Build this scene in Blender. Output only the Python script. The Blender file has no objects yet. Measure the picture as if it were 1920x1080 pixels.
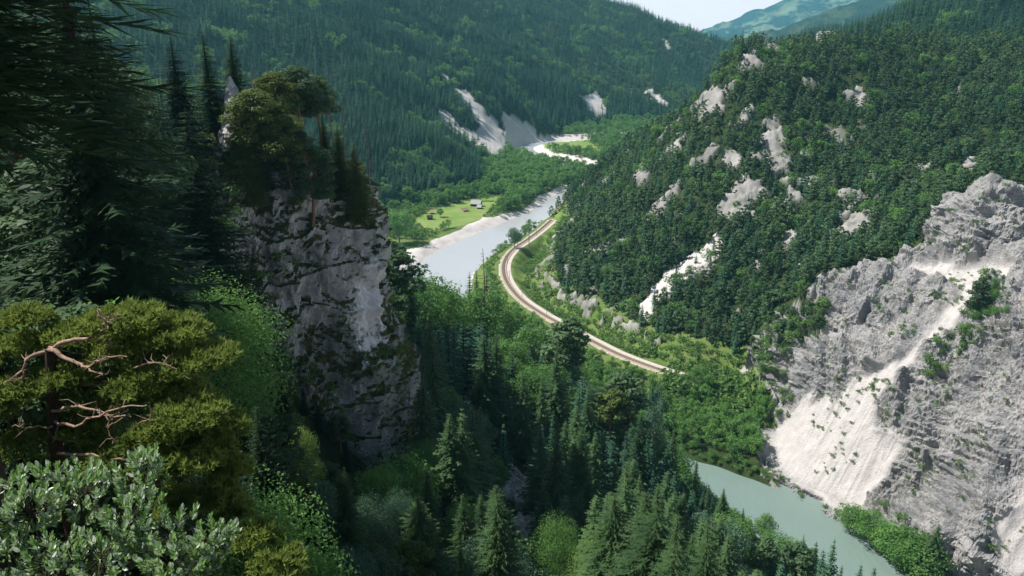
import bpy, math, random
import numpy as np
from mathutils import Vector, Matrix
random.seed(7)
S = bpy.context.scene
COL = S.collection
PI = math.pi
# ------------------------------------------------------------------ camera frame
CAM = np.array([0.0, 0.0, 200.0]); PITCH = math.radians(18.8); F = 1500.0
CP, SP = math.cos(PITCH), math.sin(PITCH)
def ray(px, py):
    a = (px - 960) / F; b = (540 - py) / F
    return np.array([a, CP + b * SP, -SP + b * CP])
def at(px, py, Y):                       # sight line through the picture meets the plane y = Y
    d = ray(px, py); return CAM + d * (Y / d[1])
def at_z(px, py, z):
    d = ray(px, py); return CAM + d * ((z - 200) / d[2])
def project(P):
    P = np.asarray(P, float) - CAM
    f = P[..., 1] * CP - P[..., 2] * SP; u = P[..., 1] * SP + P[..., 2] * CP
    f = np.where(np.abs(f) < 1e-3, 1e-3, f)
    return 960 + F * P[..., 0] / f, 540 - F * u / f, f
# ------------------------------------------------------------------ noise
_r = np.random.RandomState(11)
_perm = np.concatenate([_r.permutation(256)] * 3)
_grad = _r.normal(size=(256, 3)); _grad /= np.linalg.norm(_grad, axis=1)[:, None]
def perlin(x, y, z=0.0):
    x = np.asarray(x, float); y = np.asarray(y, float); z = np.zeros_like(x) + z
    xi, yi, zi = np.floor(x).astype(int), np.floor(y).astype(int), np.floor(z).astype(int)
    xf, yf, zf = x - xi, y - yi, z - zi
    u, v, w = [t * t * t * (t * (t * 6 - 15) + 10) for t in (xf, yf, zf)]
    def g(i, j, k):
        h = _perm[(_perm[(_perm[(xi + i) & 255] + yi + j) & 255] + zi + k) & 255]
        G = _grad[h]; return G[..., 0] * (xf - i) + G[..., 1] * (yf - j) + G[..., 2] * (zf - k)
    L = lambda a, b, t: a + (b - a) * t
    return 1.6 * L(L(L(g(0,0,0), g(1,0,0), u), L(g(0,1,0), g(1,1,0), u), v),
                   L(L(g(0,0,1), g(1,0,1), u), L(g(0,1,1), g(1,1,1), u), v), w)
def fbm(x, y, z=0.0, o=4, gain=.5):
    s = 0; a = 1
    for i in range(o):
        s = s + a * perlin(x * 2**i + 17.3 * i, y * 2**i - 9.1 * i, z * 2**i + 3.7 * i); a *= gain
    return s
def ridged(x, y, z=0.0, o=4, gain=.5):
    s = 0; a = 1
    for i in range(o):
        s = s + a * (1 - 2 * np.abs(perlin(x * 2**i + 5.3 * i, y * 2**i + 8.1 * i, z * 2**i - 2.7 * i))); a *= gain
    return s
def sstep(a, b, x):
    t = np.clip((x - a) / (b - a), 0, 1); return t * t * (3 - 2 * t)
# ------------------------------------------------------------------ river and railway lines (world metres)
RIV = np.array([(230,40),(205,100),(176,180),(137,248),(122,276),(103,300),(88,312),(60,338),(25,390),(-13,450),(-42,520),(-57,590),(-54,645),
                (-28,715),(12,790),(40,850),(62,915),(105,965),(140,1020),(122,1088),(70,1145),(32,1210),(18,1275),(40,1320),(120,1370),(300,1420)], float)
RHW = np.array([22,22,22,21,20,18,17,16,17,18,20,23,23,20,17,13,12,13,15,14,14,13,12,11,10,10], float)
RAIL_PX = [(1035,412),(1012,432),(988,450),(962,468),(946,492),(948,522),(972,556),(1010,584),(1060,612),(1110,639),(1160,664),(1220,687),(1278,706),(1300,714)]
RAIL = np.array([at_z(x, y, 14.0)[:2] for x, y in RAIL_PX])
def smooth_line(P, n=8):
    out = []
    Q = np.vstack([2*P[0]-P[1], P, 2*P[-1]-P[-2]])
    for i in range(1, len(Q) - 2):
        for k in range(n):
            t = k / n
            out.append(.5*((2*Q[i]) + (-Q[i-1]+Q[i+1])*t + (2*Q[i-1]-5*Q[i]+4*Q[i+1]-Q[i+2])*t*t + (-Q[i-1]+3*Q[i]-3*Q[i+1]+Q[i+2])*t**3))
    out.append(P[-1]); return np.array(out)
RIVS = smooth_line(np.column_stack([RIV, RHW]), 4)
RAILS = smooth_line(RAIL, 4)
def poly_dist(x, y, L, attr=None):
    b = (x > L[:, 0].min() - 80) & (x < L[:, 0].max() + 80) & (y > L[:, 1].min() - 80) & (y < L[:, 1].max() + 80)
    if not b.all():
        o = [np.full(x.shape, 1e3), np.zeros(x.shape), np.zeros(x.shape)]
        if b.any():
            for k, v in zip(o, poly_dist(x[b], y[b], L, attr)): k[b] = v
        return o
    best = np.full(x.shape, 1e9); val = np.zeros(x.shape); side = np.zeros(x.shape)
    for i in range(len(L) - 1):
        a, b = L[i, :2], L[i+1, :2]; d = b - a; l2 = d @ d
        t = np.clip(((x - a[0]) * d[0] + (y - a[1]) * d[1]) / l2, 0, 1)
        dx = x - a[0] - t * d[0]; dy = y - a[1] - t * d[1]; r = np.hypot(dx, dy)
        m = r < best; best = np.where(m, r, best)
        side = np.where(m, np.sign(d[0] * dy - d[1] * dx), side)
        if attr is not None: val = np.where(m, attr[i] + (attr[i+1] - attr[i]) * t, val)
    return best, val, side
# ------------------------------------------------------------------ terrain control heights
C = []
for q in [ # right hill: foot, flank, crest, seen through the picture, with their distance
    (1250,400,570),(1400,300,600),(1400,500,480),(1400,600,430),(1550,450,485),(1550,300,590),(1700,300,560),(1700,400,480),(1850,250,560),(1850,330,450),
    (1700,180,640),(1500,180,650),(1200,262,800),(1300,202,740),(1345,152,720),(1358,116,715),(1450,98,725),(1560,88,750),(1700,92,760),(1920,86,700),(2150,80,650),
    # right cliff
    (1870,350,400),(1850,482,378),(1540,520,405),(1600,620,365),(1500,700,355),(1450,640,390),(1440,760,365),(1650,800,310),(1580,930,297),(1750,700,320),
    (1850,620,325),(1920,560,330),(1850,800,285),(1750,900,285),(1850,950,255),(1850,1060,240),(1920,900,260),(1920,750,285),(1920,1080,235),(1920,400,390),
    (2100,500,330),(2100,800,260),(2150,300,480),(2150,1080,225),(1700,460,420),(1780,420,410),
    (1480,125,860),(1620,122,900),(1780,120,910),(1950,118,880),(2150,110,850),
    # dark ridge behind the right hill
    (1600,78,1000),(1700,25,1150),(1800,5,1150),(1920,-10,1100),(2100,-40,1100),
    # left mountain
    (640,350,850),(640,200,1050),(640,60,1350),(640,-100,1800),(300,100,1100),(300,300,800),(0,100,1000),(0,300,700),(-400,100,900),(300,-100,1500),
    (850,290,1000),(930,345,950),(750,160,1200),(830,205,1250),(845,155,1400),(930,205,1330),(990,252,1330),(940,155,1450),(880,65,1700),(1000,105,1700),
    (960,285,1215),(1100,5,2400),(1200,30,2400),(1300,70,2300),(1345,100,2200),(1115,195,1600),(1250,155,1800),(1330,185,1700),(1100,105,1900),(1200,85,2100),(880,-60,2200)]:
    C.append(at(*q))
for p in [(21,592,15),(50,505,16),(79,456,16),(104,417,16),(129,400,18),(25,740,6),(52,860,6),(105,945,8),(200,985,10),(300,1020,40),(300,1150,110),(420,1100,150),(200,1100,-10),
          (0,1000,-20),(50,1080,-22),(-60,750,-25),(-20,850,-20),(30,1250,-15),(130,1400,-12),(220,1220,-15),(0,680,-15),(90,1170,-20),(320,1400,-15),(450,1500,0),
          (-15,930,4),(-75,870,4),(-133,814,5),(-180,740,6),(-100,600,-10),(-160,560,5),(40,450,-5),(80,380,-5),(-10,520,-10),(110,330,-3),(125,350,5),
          (250,3000,120),(700,2700,-60),(520,1900,-30),(480,1600,-20),(-400,3000,450),(900,2600,150),(-900,2000,500),(-1400,1200,400),(-900,1300,330),(1200,1000,240),(900,600,230),(600,500,200),(500,250,160),(400,100,140),
          (1000,1900,120),(620,1450,0),(1500,2200,200),
          # near side
          (0,0,198.2),(0,8,193),(-4,6,193.4),(-10,10,187.5),(-12,18,181.5),(0,-20,203),(0,30,160),(0,60,130),(0,100,106),(5,170,82),(2,225,76),(30,100,92),(60,100,72),(100,100,42),(80,180,37),(130,120,20),(110,200,8),
          (-27,93,127),(-25,135,106),(-44,122,131),(-53,110,157),(-66,112,166),(-62,135,166),(-60,175,160),(-30,175,100),(-10,200,85),(-46,90,164),(-38,102,147),(-60,95,170),(-60,80,165),(-45,60,176),(-75,90,185),
          (-17,26,177),(-30,20,184),(-60,20,205),(-100,50,235),(-100,110,203),(-150,150,205),(-30,60,162),(-12,45,152),(-80,210,165),(-110,180,178),(-200,300,120),
          (-60,300,62),(-100,300,80),(-100,400,32),(-150,500,15),(-250,500,60),(-250,620,22),(-300,400,110),(-350,200,180),(-300,0,290),
          (-20,300,72),(-30,400,48),(-45,465,10),(20,300,58),(40,250,55),(30,350,22),(80,250,15),(60,300,14),(10,400,14),(100,230,8),(70,200,47),(40,200,66),(-60,440,20),
          (0,-100,225),(100,0,110),(180,0,30),(250,-50,20),(-200,-100,290),(150,-100,60)]:
    C.append(np.array(p, float))
C = np.array(C)
def _phi(x, y, P):
    return np.sqrt((x[:, None] - P[None, :, 0])**2 + (y[:, None] - P[None, :, 1])**2 + x.dtype.type(64.0))
n = len(C)
A = np.zeros((n + 3, n + 3)); A[:n, :n] = _phi(C[:, 0], C[:, 1], C) + np.eye(n) * -.15
A[:n, n] = 1; A[:n, n+1] = C[:, 0] / 1000; A[:n, n+2] = C[:, 1] / 1000; A[n:, :n] = A[:n, n:].T
W = np.linalg.solve(A, np.concatenate([C[:, 2], np.zeros(3)]))
C32 = C.astype(np.float32); W32 = W[:n].astype(np.float32)
def tps(x, y):
    out = np.empty(len(x))
    for i in range(0, len(x), 40000):
        s = slice(i, i + 40000)
        out[s] = _phi(x[s].astype(np.float32), y[s].astype(np.float32), C32) @ W32 + W[n] + W[n+1] * x[s] / 1000 + W[n+2] * y[s] / 1000
    return out
def height(x, y):
    x = np.asarray(x, float).ravel(); y = np.asarray(y, float).ravel()
    h = tps(x, y); r = np.hypot(x, y)
    fl = 4.2 + .7 * perlin(x / 35, y / 35) + np.clip((r - 1000) / 400, 0, 1)
    up = sstep(2, 40, h - fl)
    nz = fbm(x / 110, y / 110, 0, 4) * 9 * sstep(350, 900, r) + fbm(x / 38, y / 38, 4.2, 4) * (1.5 + 3 * sstep(250, 500, r))
    nz += (ridged(x / 210 + .3, y / 210, 1.1, 3) - .4) * 16 * sstep(900, 1300, r)
    h = h + nz * up * sstep(20, 80, r)
    k = 5.0; d = h - fl
    h = fl + .5 * (d + np.sqrt(d * d + k * k)) - k * .5 * np.exp(-np.abs(d) / k)
    dr, _, _ = poly_dist(x, y, RAILS)
    w = sstep(20, 5, dr); h = h * (1 - w) + 13.7 * w
    dv, hw, _ = poly_dist(x, y, RIVS, RIVS[:, 2])
    e = dv - hw; near = sstep(500, 700, y)
    w = sstep(-5, 7 + 12 * near, e + 2.5 * perlin(x / 14, y / 14, 2)); h = -2.2 + (h + 2.2) * w
    return h
# ------------------------------------------------------------------ helpers for objects
def tag(o, label=None, cat=None, group=None, kind=None):
    if label: o['label'] = label
    if cat: o['category'] = cat
    if group: o['group'] = group
    if kind: o['kind'] = kind
    return o
def mesh_np(name, V, Fq, mat=None, parent=None, smooth=False, link=True, sizes=None, mi=None):
    """V (n,3), Fq (m,k) one face size, or list of such arrays"""
    me = bpy.data.meshes.new(name)
    V = np.asarray(V, np.float32)
    Fl = Fq if isinstance(Fq, list) else [Fq]
    Fl = [np.asarray(f, np.int32) for f in Fl if len(f)]
    loops = np.concatenate([f.ravel() for f in Fl])
    tot = np.concatenate([np.full(len(f), f.shape[1], np.int32) for f in Fl])
    st = np.concatenate([[0], np.cumsum(tot)[:-1]]).astype(np.int32)
    me.vertices.add(len(V)); me.vertices.foreach_set('co', V.ravel())
    me.loops.add(len(loops)); me.loops.foreach_set('vertex_index', loops)
    me.polygons.add(len(tot)); me.polygons.foreach_set('loop_start', st); me.polygons.foreach_set('loop_total', tot)
    if mat:
        for m in (mat if isinstance(mat, (list, tuple)) else [mat]): me.materials.append(m)
    if mi is not None: me.polygons.foreach_set('material_index', np.asarray(mi, np.int32))
    me.polygons.foreach_set('use_smooth', np.full(len(tot), smooth))
    me.update(calc_edges=True); me.validate()
    o = bpy.data.objects.new(name, me)
    if link: COL.objects.link(o)
    if parent: o.parent = parent
    return o
def empty(name, loc, rz=0, sc=1):
    o = bpy.data.objects.new(name, None); COL.objects.link(o)
    o.location = loc; o.rotation_euler = (0, 0, rz); o.scale = (sc, sc, sc); o.empty_display_size = .5
    return o
class MB:                                 # collects triangles / quads
    def __init__(s): s.v = []; s.q = []; s.t = []; s.n = 0
    def add(s, V, Q=None, T=None):
        V = np.asarray(V, float).reshape(-1, 3)
        if Q is not None and len(Q): s.q.append(np.asarray(Q, int) + s.n)
        if T is not None and len(T): s.t.append(np.asarray(T, int) + s.n)
        s.v.append(V); s.n += len(V); return s
    def box(s, c, d, rz=0):
        c = np.array(c, float); hx, hy, hz = [k / 2 for k in d]
        V = np.array([[a*hx, b*hy, e*hz] for e in (-1, 1) for a, b in ((-1,-1),(1,-1),(1,1),(-1,1))])
        co, si = math.cos(rz), math.sin(rz)
        V = np.column_stack([V[:,0]*co - V[:,1]*si, V[:,0]*si + V[:,1]*co, V[:,2]]) + c
        return s.add(V, [[0,3,2,1],[4,5,6,7],[0,1,5,4],[1,2,6,5],[2,3,7,6],[3,0,4,7]])
    def tube(s, P, R, k=6):
        P = np.asarray(P, float); R = np.asarray(R, float) + np.zeros(len(P)); m = len(P)
        D = np.gradient(P, axis=0); D /= np.linalg.norm(D, axis=1)[:, None] + 1e-9
        up = np.where(np.abs(D[:, 2:3]) > .9, [[1., 0, 0]], [[0, 0, 1.]])
        U = np.cross(D, up); U /= np.linalg.norm(U, axis=1)[:, None] + 1e-9; Wv = np.cross(D, U)
        a = np.arange(k) * 2 * PI / k
        V = P[:, None] + R[:, None, None] * (np.cos(a)[None, :, None] * U[:, None] + np.sin(a)[None, :, None] * Wv[:, None])
        i = np.arange(m - 1)[:, None] * k; j = np.arange(k)[None]; j2 = (j + 1) % k
        Q = np.stack([i + j, i + j2, i + k + j2, i + k + j], -1).reshape(-1, 4)
        return s.add(V.reshape(-1, 3), Q)
    def build(s, name, mat, parent=None, smooth=False, link=True, mi=None):
        V = np.concatenate(s.v); Fs = []
        if s.q: Fs.append(np.concatenate(s.q))
        if s.t: Fs.append(np.concatenate(s.t))
        return mesh_np(name, V, Fs, mat, parent, smooth, link, mi=mi)
# ------------------------------------------------------------------ materials
class NT:
    def __init__(s, name):
        s.m = bpy.data.materials.new(name); s.m.use_nodes = True; s.t = s.m.node_tree; s.t.nodes.clear()
        s.out = s.t.nodes.new('ShaderNodeOutputMaterial')
    def n(s, typ, **k):
        nd = s.t.nodes.new('ShaderNode' + typ)
        for a, b in k.items():
            if hasattr(nd, a): setattr(nd, a, b)
        return nd
    def l(s, a, b): s.t.links.new(a, b)
    def val(s, sock, v):
        if isinstance(v, bpy.types.NodeSocket): s.l(v, sock)
        elif isinstance(v, (tuple, list)) and len(v) == 3 and sock.type == 'RGBA': sock.default_value = (*v, 1)
        else: sock.default_value = v
    def mix(s, f, a, b, mode='MIX'):
        nd = s.n('Mix', data_type='RGBA', blend_type=mode); s.val(nd.inputs[0], f); s.val(nd.inputs[6], a); s.val(nd.inputs[7], b); return nd.outputs[2]
    def math(s, op, a, b=0.0, clamp=False):
        nd = s.n('Math', operation=op); nd.use_clamp = clamp; s.val(nd.inputs[0], a); s.val(nd.inputs[1], b); return nd.outputs[0]
    def noise(s, scale, vec=None, det=4, rough=.55, dist=0):
        nd = s.n('TexNoise'); nd.inputs['Scale'].default_value = scale; nd.inputs['Detail'].default_value = det; nd.inputs['Roughness'].default_value = rough
        nd.inputs['Distortion'].default_value = dist
        if vec is not None: s.l(vec, nd.inputs['Vector'])
        return nd.outputs['Fac']
    def ramp(s, f, a, b):
        nd = s.n('MapRange'); s.val(nd.inputs[0], f); nd.inputs[1].default_value = a; nd.inputs[2].default_value = b; return nd.outputs[0]
    def obj(s): return s.n('TexCoord').outputs['Object']
    def attr(s, name): nd = s.n('Attribute', attribute_name=name); return nd.outputs['Fac']
    def bump(s, h, dist, st=1.0):
        nd = s.n('Bump'); s.l(h, nd.inputs['Height']); nd.inputs['Distance'].default_value = dist; nd.inputs['Strength'].default_value = st; return nd.outputs[0]
    def bsdf(s, col, rough=.9, normal=None, spec=.2, metal=0):
        nd = s.n('BsdfPrincipled'); s.val(nd.inputs['Base Color'], col); s.val(nd.inputs['Roughness'], rough)
        nd.inputs['Specular IOR Level'].default_value = spec; nd.inputs['Metallic'].default_value = metal
        if normal is not None: s.l(normal, nd.inputs['Normal'])
        return nd
    def done(s, sh): s.l(sh.outputs[0] if hasattr(sh, 'outputs') else sh, s.out.inputs[0]); return s.m
def rock_col(g, P, pale, dark, warm):
    a = g.noise(.05, P, 5, .6); b = g.noise(.5, P, 6, .65); c = g.noise(2.2, P, 4, .6)
    col = g.mix(g.ramp(a, .35, .65), dark, pale); col = g.mix(g.math('MULTIPLY', g.ramp(b, .45, .75), .5), col, warm)
    v = g.n('TexVoronoi', feature='DISTANCE_TO_EDGE'); v.inputs['Scale'].default_value = .35
    mp = g.n('Mapping'); mp.inputs['Scale'].default_value = (1, 1, 2.6); mp.inputs['Rotation'].default_value = (.35, .5, 0)
    add = g.n('VectorMath', operation='ADD'); ns = g.n('TexNoise'); ns.inputs['Scale'].default_value = .6; g.l(P, ns.inputs['Vector'])
    g.l(P, add.inputs[0]); g.l(ns.outputs['Color'], add.inputs[1]); g.l(add.outputs[0], mp.inputs[0]); g.l(mp.outputs[0], v.inputs['Vector'])
    cr = g.ramp(v.outputs['Distance'], 0, .12)
    col = g.mix(g.math('MULTIPLY', g.math('SUBTRACT', 1.0, cr), .16), col, (.10, .095, .09))
    return col, b, c, cr
def mat_terrain():
    g = NT('ground_cover'); P = g.obj()
    soil = g.mix(g.ramp(g.noise(.15, P, 5), .35, .65), (.016, .028, .010), (.040, .060, .018))
    grass = g.mix(g.ramp(g.noise(.06, P, 5), .35, .65), (.13, .22, .045), (.21, .26, .085))
    rk, b, c, cr = rock_col(g, P, (.34, .335, .32), (.16, .16, .155), (.30, .25, .20))
    scr = g.mix(g.ramp(g.noise(.35, P, 6, .7), .35, .7), (.52, .50, .48), (.42, .40, .385))
    grv = g.mix(g.ramp(g.noise(.12, P, 6, .7), .35, .65), (.62, .575, .56), (.48, .44, .42))
    col = g.mix(g.attr('m_grass'), soil, grass); col = g.mix(g.attr('m_rock'), col, rk)
    col = g.mix(g.attr('m_scree'), col, scr); col = g.mix(g.attr('m_gravel'), col, grv)
    return g.done(g.bsdf(col, .95, g.bump(g.noise(1.1, P, 6, .7), .6, .6), .1))
def mat_rock():
    g = NT('pale_limestone'); P = g.obj()
    mq = g.n('Mapping'); mq.inputs['Rotation'].default_value = (.4, .45, .3); mq.inputs['Scale'].default_value = (.5, .5, 2.6); g.l(P, mq.inputs[0])
    lay = g.ramp(g.noise(.55, mq.outputs[0], 8, .72, .6), .50, .64); spot = g.ramp(g.noise(1.1, P, 8, .75), .50, .68)
    rk, b, c, cr = rock_col(g, P, (.44, .43, .425), (.25, .255, .265), (.38, .33, .275))
    rk = g.mix(g.math('MULTIPLY', lay, .55), rk, (.12, .125, .13)); rk = g.mix(g.math('MULTIPLY', spot, .5), rk, (.15, .145, .135))
    scr = g.mix(g.ramp(g.noise(.18, P, 7, .7), .35, .7), (.56, .53, .515), (.43, .405, .39))
    spk = g.ramp(g.noise(3.0, P, 3, .7), .6, .72); scr = g.mix(g.math('MULTIPLY', spk, .5), scr, (.24, .235, .22))
    col = g.mix(g.attr('m_scree'), rk, scr)
    veg = g.ramp(g.noise(.22, P, 6, .65), .56, .64)
    col = g.mix(g.math('MULTIPLY', veg, g.attr('m_veg')), col, (.07, .085, .035))
    col = g.mix(g.attr('m_soil'), col, (.035, .05, .018))
    h = g.math('ADD', g.math('MULTIPLY', g.math('MULTIPLY', cr, .15), g.math('SUBTRACT', 1.0, g.attr('m_scree'))), g.noise(1.3, P, 8, .72))
    return g.done(g.bsdf(col, .92, g.bump(h, 1.2, .8), .15))
def mat_cliff():
    g = NT('mossy_grey_cliff'); P = g.obj()
    rk, b, c, cr = rock_col(g, P, (.60, .62, .60), (.28, .30, .295), (.25, .24, .20))
    st = g.n('Mapping'); st.inputs['Scale'].default_value = (1, 1, .18); g.l(P, st.inputs[0])
    strk = g.ramp(g.noise(.35, st.outputs[0], 5, .6), .48, .66)
    col = g.mix(g.math('MULTIPLY', strk, .7), rk, (.05, .055, .05))
    wet = g.n('VectorMath', operation='DISTANCE'); g.l(P, wet.inputs[0]); wet.inputs[1].default_value = SCAR
    mp = g.n('VectorMath', operation='SUBTRACT'); g.l(P, mp.inputs[0]); mp.inputs[1].default_value = SCAR
    mv = g.n('VectorMath', operation='MULTIPLY'); g.l(mp.outputs[0], mv.inputs[0]); mv.inputs[1].default_value = (.27, .08, .105)
    ln = g.n('VectorMath', operation='LENGTH'); g.l(mv.outputs[0], ln.inputs[0])
    sc = g.ramp(g.math('ADD', ln.outputs['Value'], g.math('MULTIPLY', g.math('SUBTRACT', g.noise(.45, P, 5, .6), .5), 2.2)), 1.15, .85)
    col = g.mix(sc, col, (.74, .74, .73))
    geo = g.n('NewGeometry'); sx = g.n('SeparateXYZ'); g.l(geo.outputs['Normal'], sx.inputs[0])
    mo = g.math('ADD', g.math('MULTIPLY', sx.outputs['Z'], .30), g.noise(.16, P, 7, .7))
    mo = g.ramp(mo, .53, .62); mo = g.math('MULTIPLY', mo, g.math('SUBTRACT', 1.0, sc))
    moss = g.mix(g.ramp(g.noise(.6, P, 5), .4, .6), (.022, .040, .010), (.075, .085, .020))
    col = g.mix(mo, col, moss)
    return g.done(g.bsdf(col, .92, g.bump(g.math('ADD', g.math('MULTIPLY', cr, .1), g.noise(1.4, P, 8, .7)), .7, .7), .15))
def mat_leaf(name, a, b, trans=.25, back=None, scale=.35, var=.5, tc=None, rough=.55):
    g = NT(name); P = g.obj(); oi = g.n('ObjectInfo')
    f = g.ramp(g.noise(scale, P, 3), .35, .65)
    ps = g.n('TexNoise'); ps.inputs['Scale'].default_value = .012; ps.inputs['Detail'].default_value = 3; g.l(oi.outputs['Location'], ps.inputs['Vector'])
    f2 = g.math('ADD', g.math('MULTIPLY', oi.outputs['Random'], .55), g.math('MULTIPLY', g.ramp(ps.outputs['Fac'], .35, .65), .45))
    f = g.math('ADD', g.math('MULTIPLY', f, 1 - var), g.math('MULTIPLY', f2, var))
    col = g.mix(f, a, b)
    if back:
        geo = g.n('NewGeometry'); col = g.mix(geo.outputs['Backfacing'], col, back)
    d = g.bsdf(col, rough, None, .1 if rough > .5 else .3)
    tr = g.n('BsdfTranslucent'); g.val(tr.inputs[0], g.mix(.6, col, tc or tuple(min(1, c * 1.6) for c in b)))
    mx = g.n('MixShader'); mx.inputs[0].default_value = trans; g.l(d.outputs[0], mx.inputs[1]); g.l(tr.outputs[0], mx.inputs[2])
    return g.done(mx)
def mat_plain(name, col, rough=.8, spec=.2, ns=3.0, dark=None, bump=.02, metal=0):
    g = NT(name); P = g.obj(); dark = dark or tuple(c * .55 for c in col)
    c = g.mix(g.ramp(g.noise(ns, P, 5, .65), .35, .65), dark, col)
    return g.done(g.bsdf(c, rough, g.bump(g.noise(ns * 4, P, 4), bump), spec, metal))
def mat_water():
    g = NT('river_water'); P = g.obj()
    sp = g.n('SeparateXYZ'); g.l(P, sp.inputs[0]); c = g.mix(g.ramp(g.noise(.02, P, 3), .3, .7), (.15, .21, .19), (.17, .235, .21)); c = g.mix(g.ramp(sp.outputs['Y'], 420, 620), c, (.38, .40, .42))  # upstream water gets a paler base colour, painting in the bright sky reflection
    mp = g.n('Mapping'); mp.inputs['Scale'].default_value = (1, .45, 1); g.l(P, mp.inputs[0])
    b = g.bump(g.noise(.35, mp.outputs[0], 6, .65), .4, .6)
    sh = g.bsdf(c, .13, b, .5); return g.done(sh)
# ------------------------------------------------------------------ terrain sheet
SCAR = tuple(at(688, 590, 147.5))
az = np.radians(np.concatenate([np.linspace(-85, -37, 60), np.linspace(-36.5, 36.5, 600), np.linspace(37, 80, 50)]))
rr = np.concatenate([np.geomspace(2.5, 200, 170, endpoint=False), np.geomspace(200, 1100, 560, endpoint=False), np.geomspace(1100, 3300, 170), [4000, 5200, 7000, 9500]])
AZ, RR = np.meshgrid(az, rr); TX = (RR * np.sin(AZ)).ravel(); TY = (RR * np.cos(AZ)).ravel()
TZ = height(TX, TY)
TZ = np.where(RR.ravel() > 3400, -60.0, TZ)
def grid_faces(nr, nc):
    i = np.arange(nr - 1)[:, None] * nc; j = np.arange(nc - 1)[None]
    return np.stack([i + j, i + j + 1, i + nc + j + 1, i + nc + j], -1).reshape(-1, 4)
terrain = mesh_np('terrain', np.column_stack([TX, TY, TZ]), grid_faces(len(rr), len(az)), None, smooth=True)
tag(terrain, kind='structure')
bpy.context.view_layer.update()
def pick(px, py, objs=None):
    d = Vector(ray(px, py)).normalized(); best = None
    for o in (objs or [terrain]):
        ok, loc, nr, _ = o.ray_cast(Vector(CAM), d)
        if ok and (best is None or (loc - Vector(CAM)).length < best[1]): best = (loc, (loc - Vector(CAM)).length, nr, o)
    return best
def world_poly(pts):
    out = []
    for p in pts:
        h = pick(*p)
        if h: out.append((h[0].x, h[0].y))
        else: print('miss', p)
    return np.array(out)
def inside(x, y, poly):
    c = np.zeros(x.shape, bool); n = len(poly); j = n - 1
    for i in range(n):
        xi, yi = poly[i]; xj, yj = poly[j]
        if yi != yj:
            m = ((yi > y) != (yj > y)) & (x < (xj - xi) * (y - yi) / (yj - yi) + xi); c ^= m
        j = i
    return c
def soft(x, y, poly, wob=3, s=12):       # polygon with a ragged edge
    m = 2.5 * wob; b = (x > poly[:, 0].min() - m) & (x < poly[:, 0].max() + m) & (y > poly[:, 1].min() - m) & (y < poly[:, 1].max() + m)
    out = np.zeros(x.shape, bool); X_, Y_ = x[b], y[b]
    out[b] = inside(X_ + wob * fbm(X_ / s, Y_ / s, 1, 3), Y_ + wob * fbm(X_ / s, Y_ / s, 7, 3), poly); return out
PX = dict(
 rockA=[(1296,206),(1330,172),(1352,170),(1360,192),(1345,214),(1310,228)],
 rockB=[(1430,240),(1450,215),(1465,250),(1480,290),(1476,330),(1450,335),(1430,285)],
 screeC=[(1350,390),(1395,335),(1430,350),(1440,370),(1400,400),(1420,412),(1380,418),(1345,408)],
 screeD=[(1290,480),(1345,440),(1360,440),(1330,500),(1280,540),(1240,562),(1220,606),(1195,606),(1208,560),(1255,510)],
 rockE=[(1578,176),(1622,170),(1630,212),(1600,200)], rockF=[(1786,155),(1806,150),(1802,172)],
 rockG=[(1365,245),(1405,205),(1415,215),(1380,245)], rockH=[(1186,345),(1200,302),(1216,306),(1212,350),(1196,360)],
 rockI=[(998,505),(1022,515),(1062,546),(1100,562),(1140,586),(1205,620),(1252,645),(1236,652),(1180,627),(1090,592),(1015,545)],
 rockJ=[(1545,450),(1590,412),(1640,396),(1642,420),(1605,448),(1560,468)],
 rockK=[(1345,300),(1375,285),(1390,310),(1370,330)], rockL=[(1500,285),(1530,290),(1520,310),(1500,305)],
 rockM=[(1570,265),(1592,262),(1590,280),(1575,280)], rockN=[(1715,320),(1740,310),(1735,335)], rockO=[(1250,290),(1280,278),(1275,300)],
 rockP=[(1790,330),(1815,300),(1840,305),(1820,345),(1800,350)],rockQ=[(1440,395),(1480,380),(1470,400)],
 fan=[(818,206),(832,205),(860,232),(884,246),(900,240),(850,166),(868,166),(905,205),(932,228),(950,250),(943,213),(960,213),(1000,243),(1012,250),(1004,268),(960,280),(932,302),(905,285),(860,256),(832,236)],
 fanb=[(1090,182),(1116,170),(1142,212),(1120,224),(1104,212)], fanc=[(1212,170),(1240,182),(1256,196),(1240,198),(1225,186)], fand=[(831,140),(842,148),(836,158)],
 fane=[(1240,70),(1250,78),(1258,98),(1250,92)], fanf=[(938,145),(945,145),(1006,236),(1000,240)],
 meadow=[(775,414),(800,396),(830,387),(880,373),(942,364),(950,374),(925,396),(890,416),(850,424),(800,438),(780,430)],
 meadow2=[(1003,262),(1090,254),(1112,272),(1150,296),(1100,288),(1010,283)],
 verge=[(958,540),(978,538),(1020,580),(1110,625),(1200,668),(1290,700),(1290,712),(1200,680),(1100,632),(1000,580)],
 gully=[(948,868),(985,895),(1012,950),(1016,1045),(985,1080),(955,1040),(972,960),(945,900)],
 path=[(318,418),(335,380),(365,362),(372,400),(376,455),(350,470)])
WP = {k: world_poly(v) for k, v in PX.items()}
cliffW = world_poly([(1398,660),(1440,612),(1450,590),(1520,560),(1530,520),(1600,500),(1700,478),(1752,425),(1808,385),(1880,352),(1925,350),(2100,330),(2150,700),(2150,1150),(1780,1200),(1738,1105),(1585,985),(1495,948),(1424,880),(1415,800),(1460,740),(1395,690)])
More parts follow.
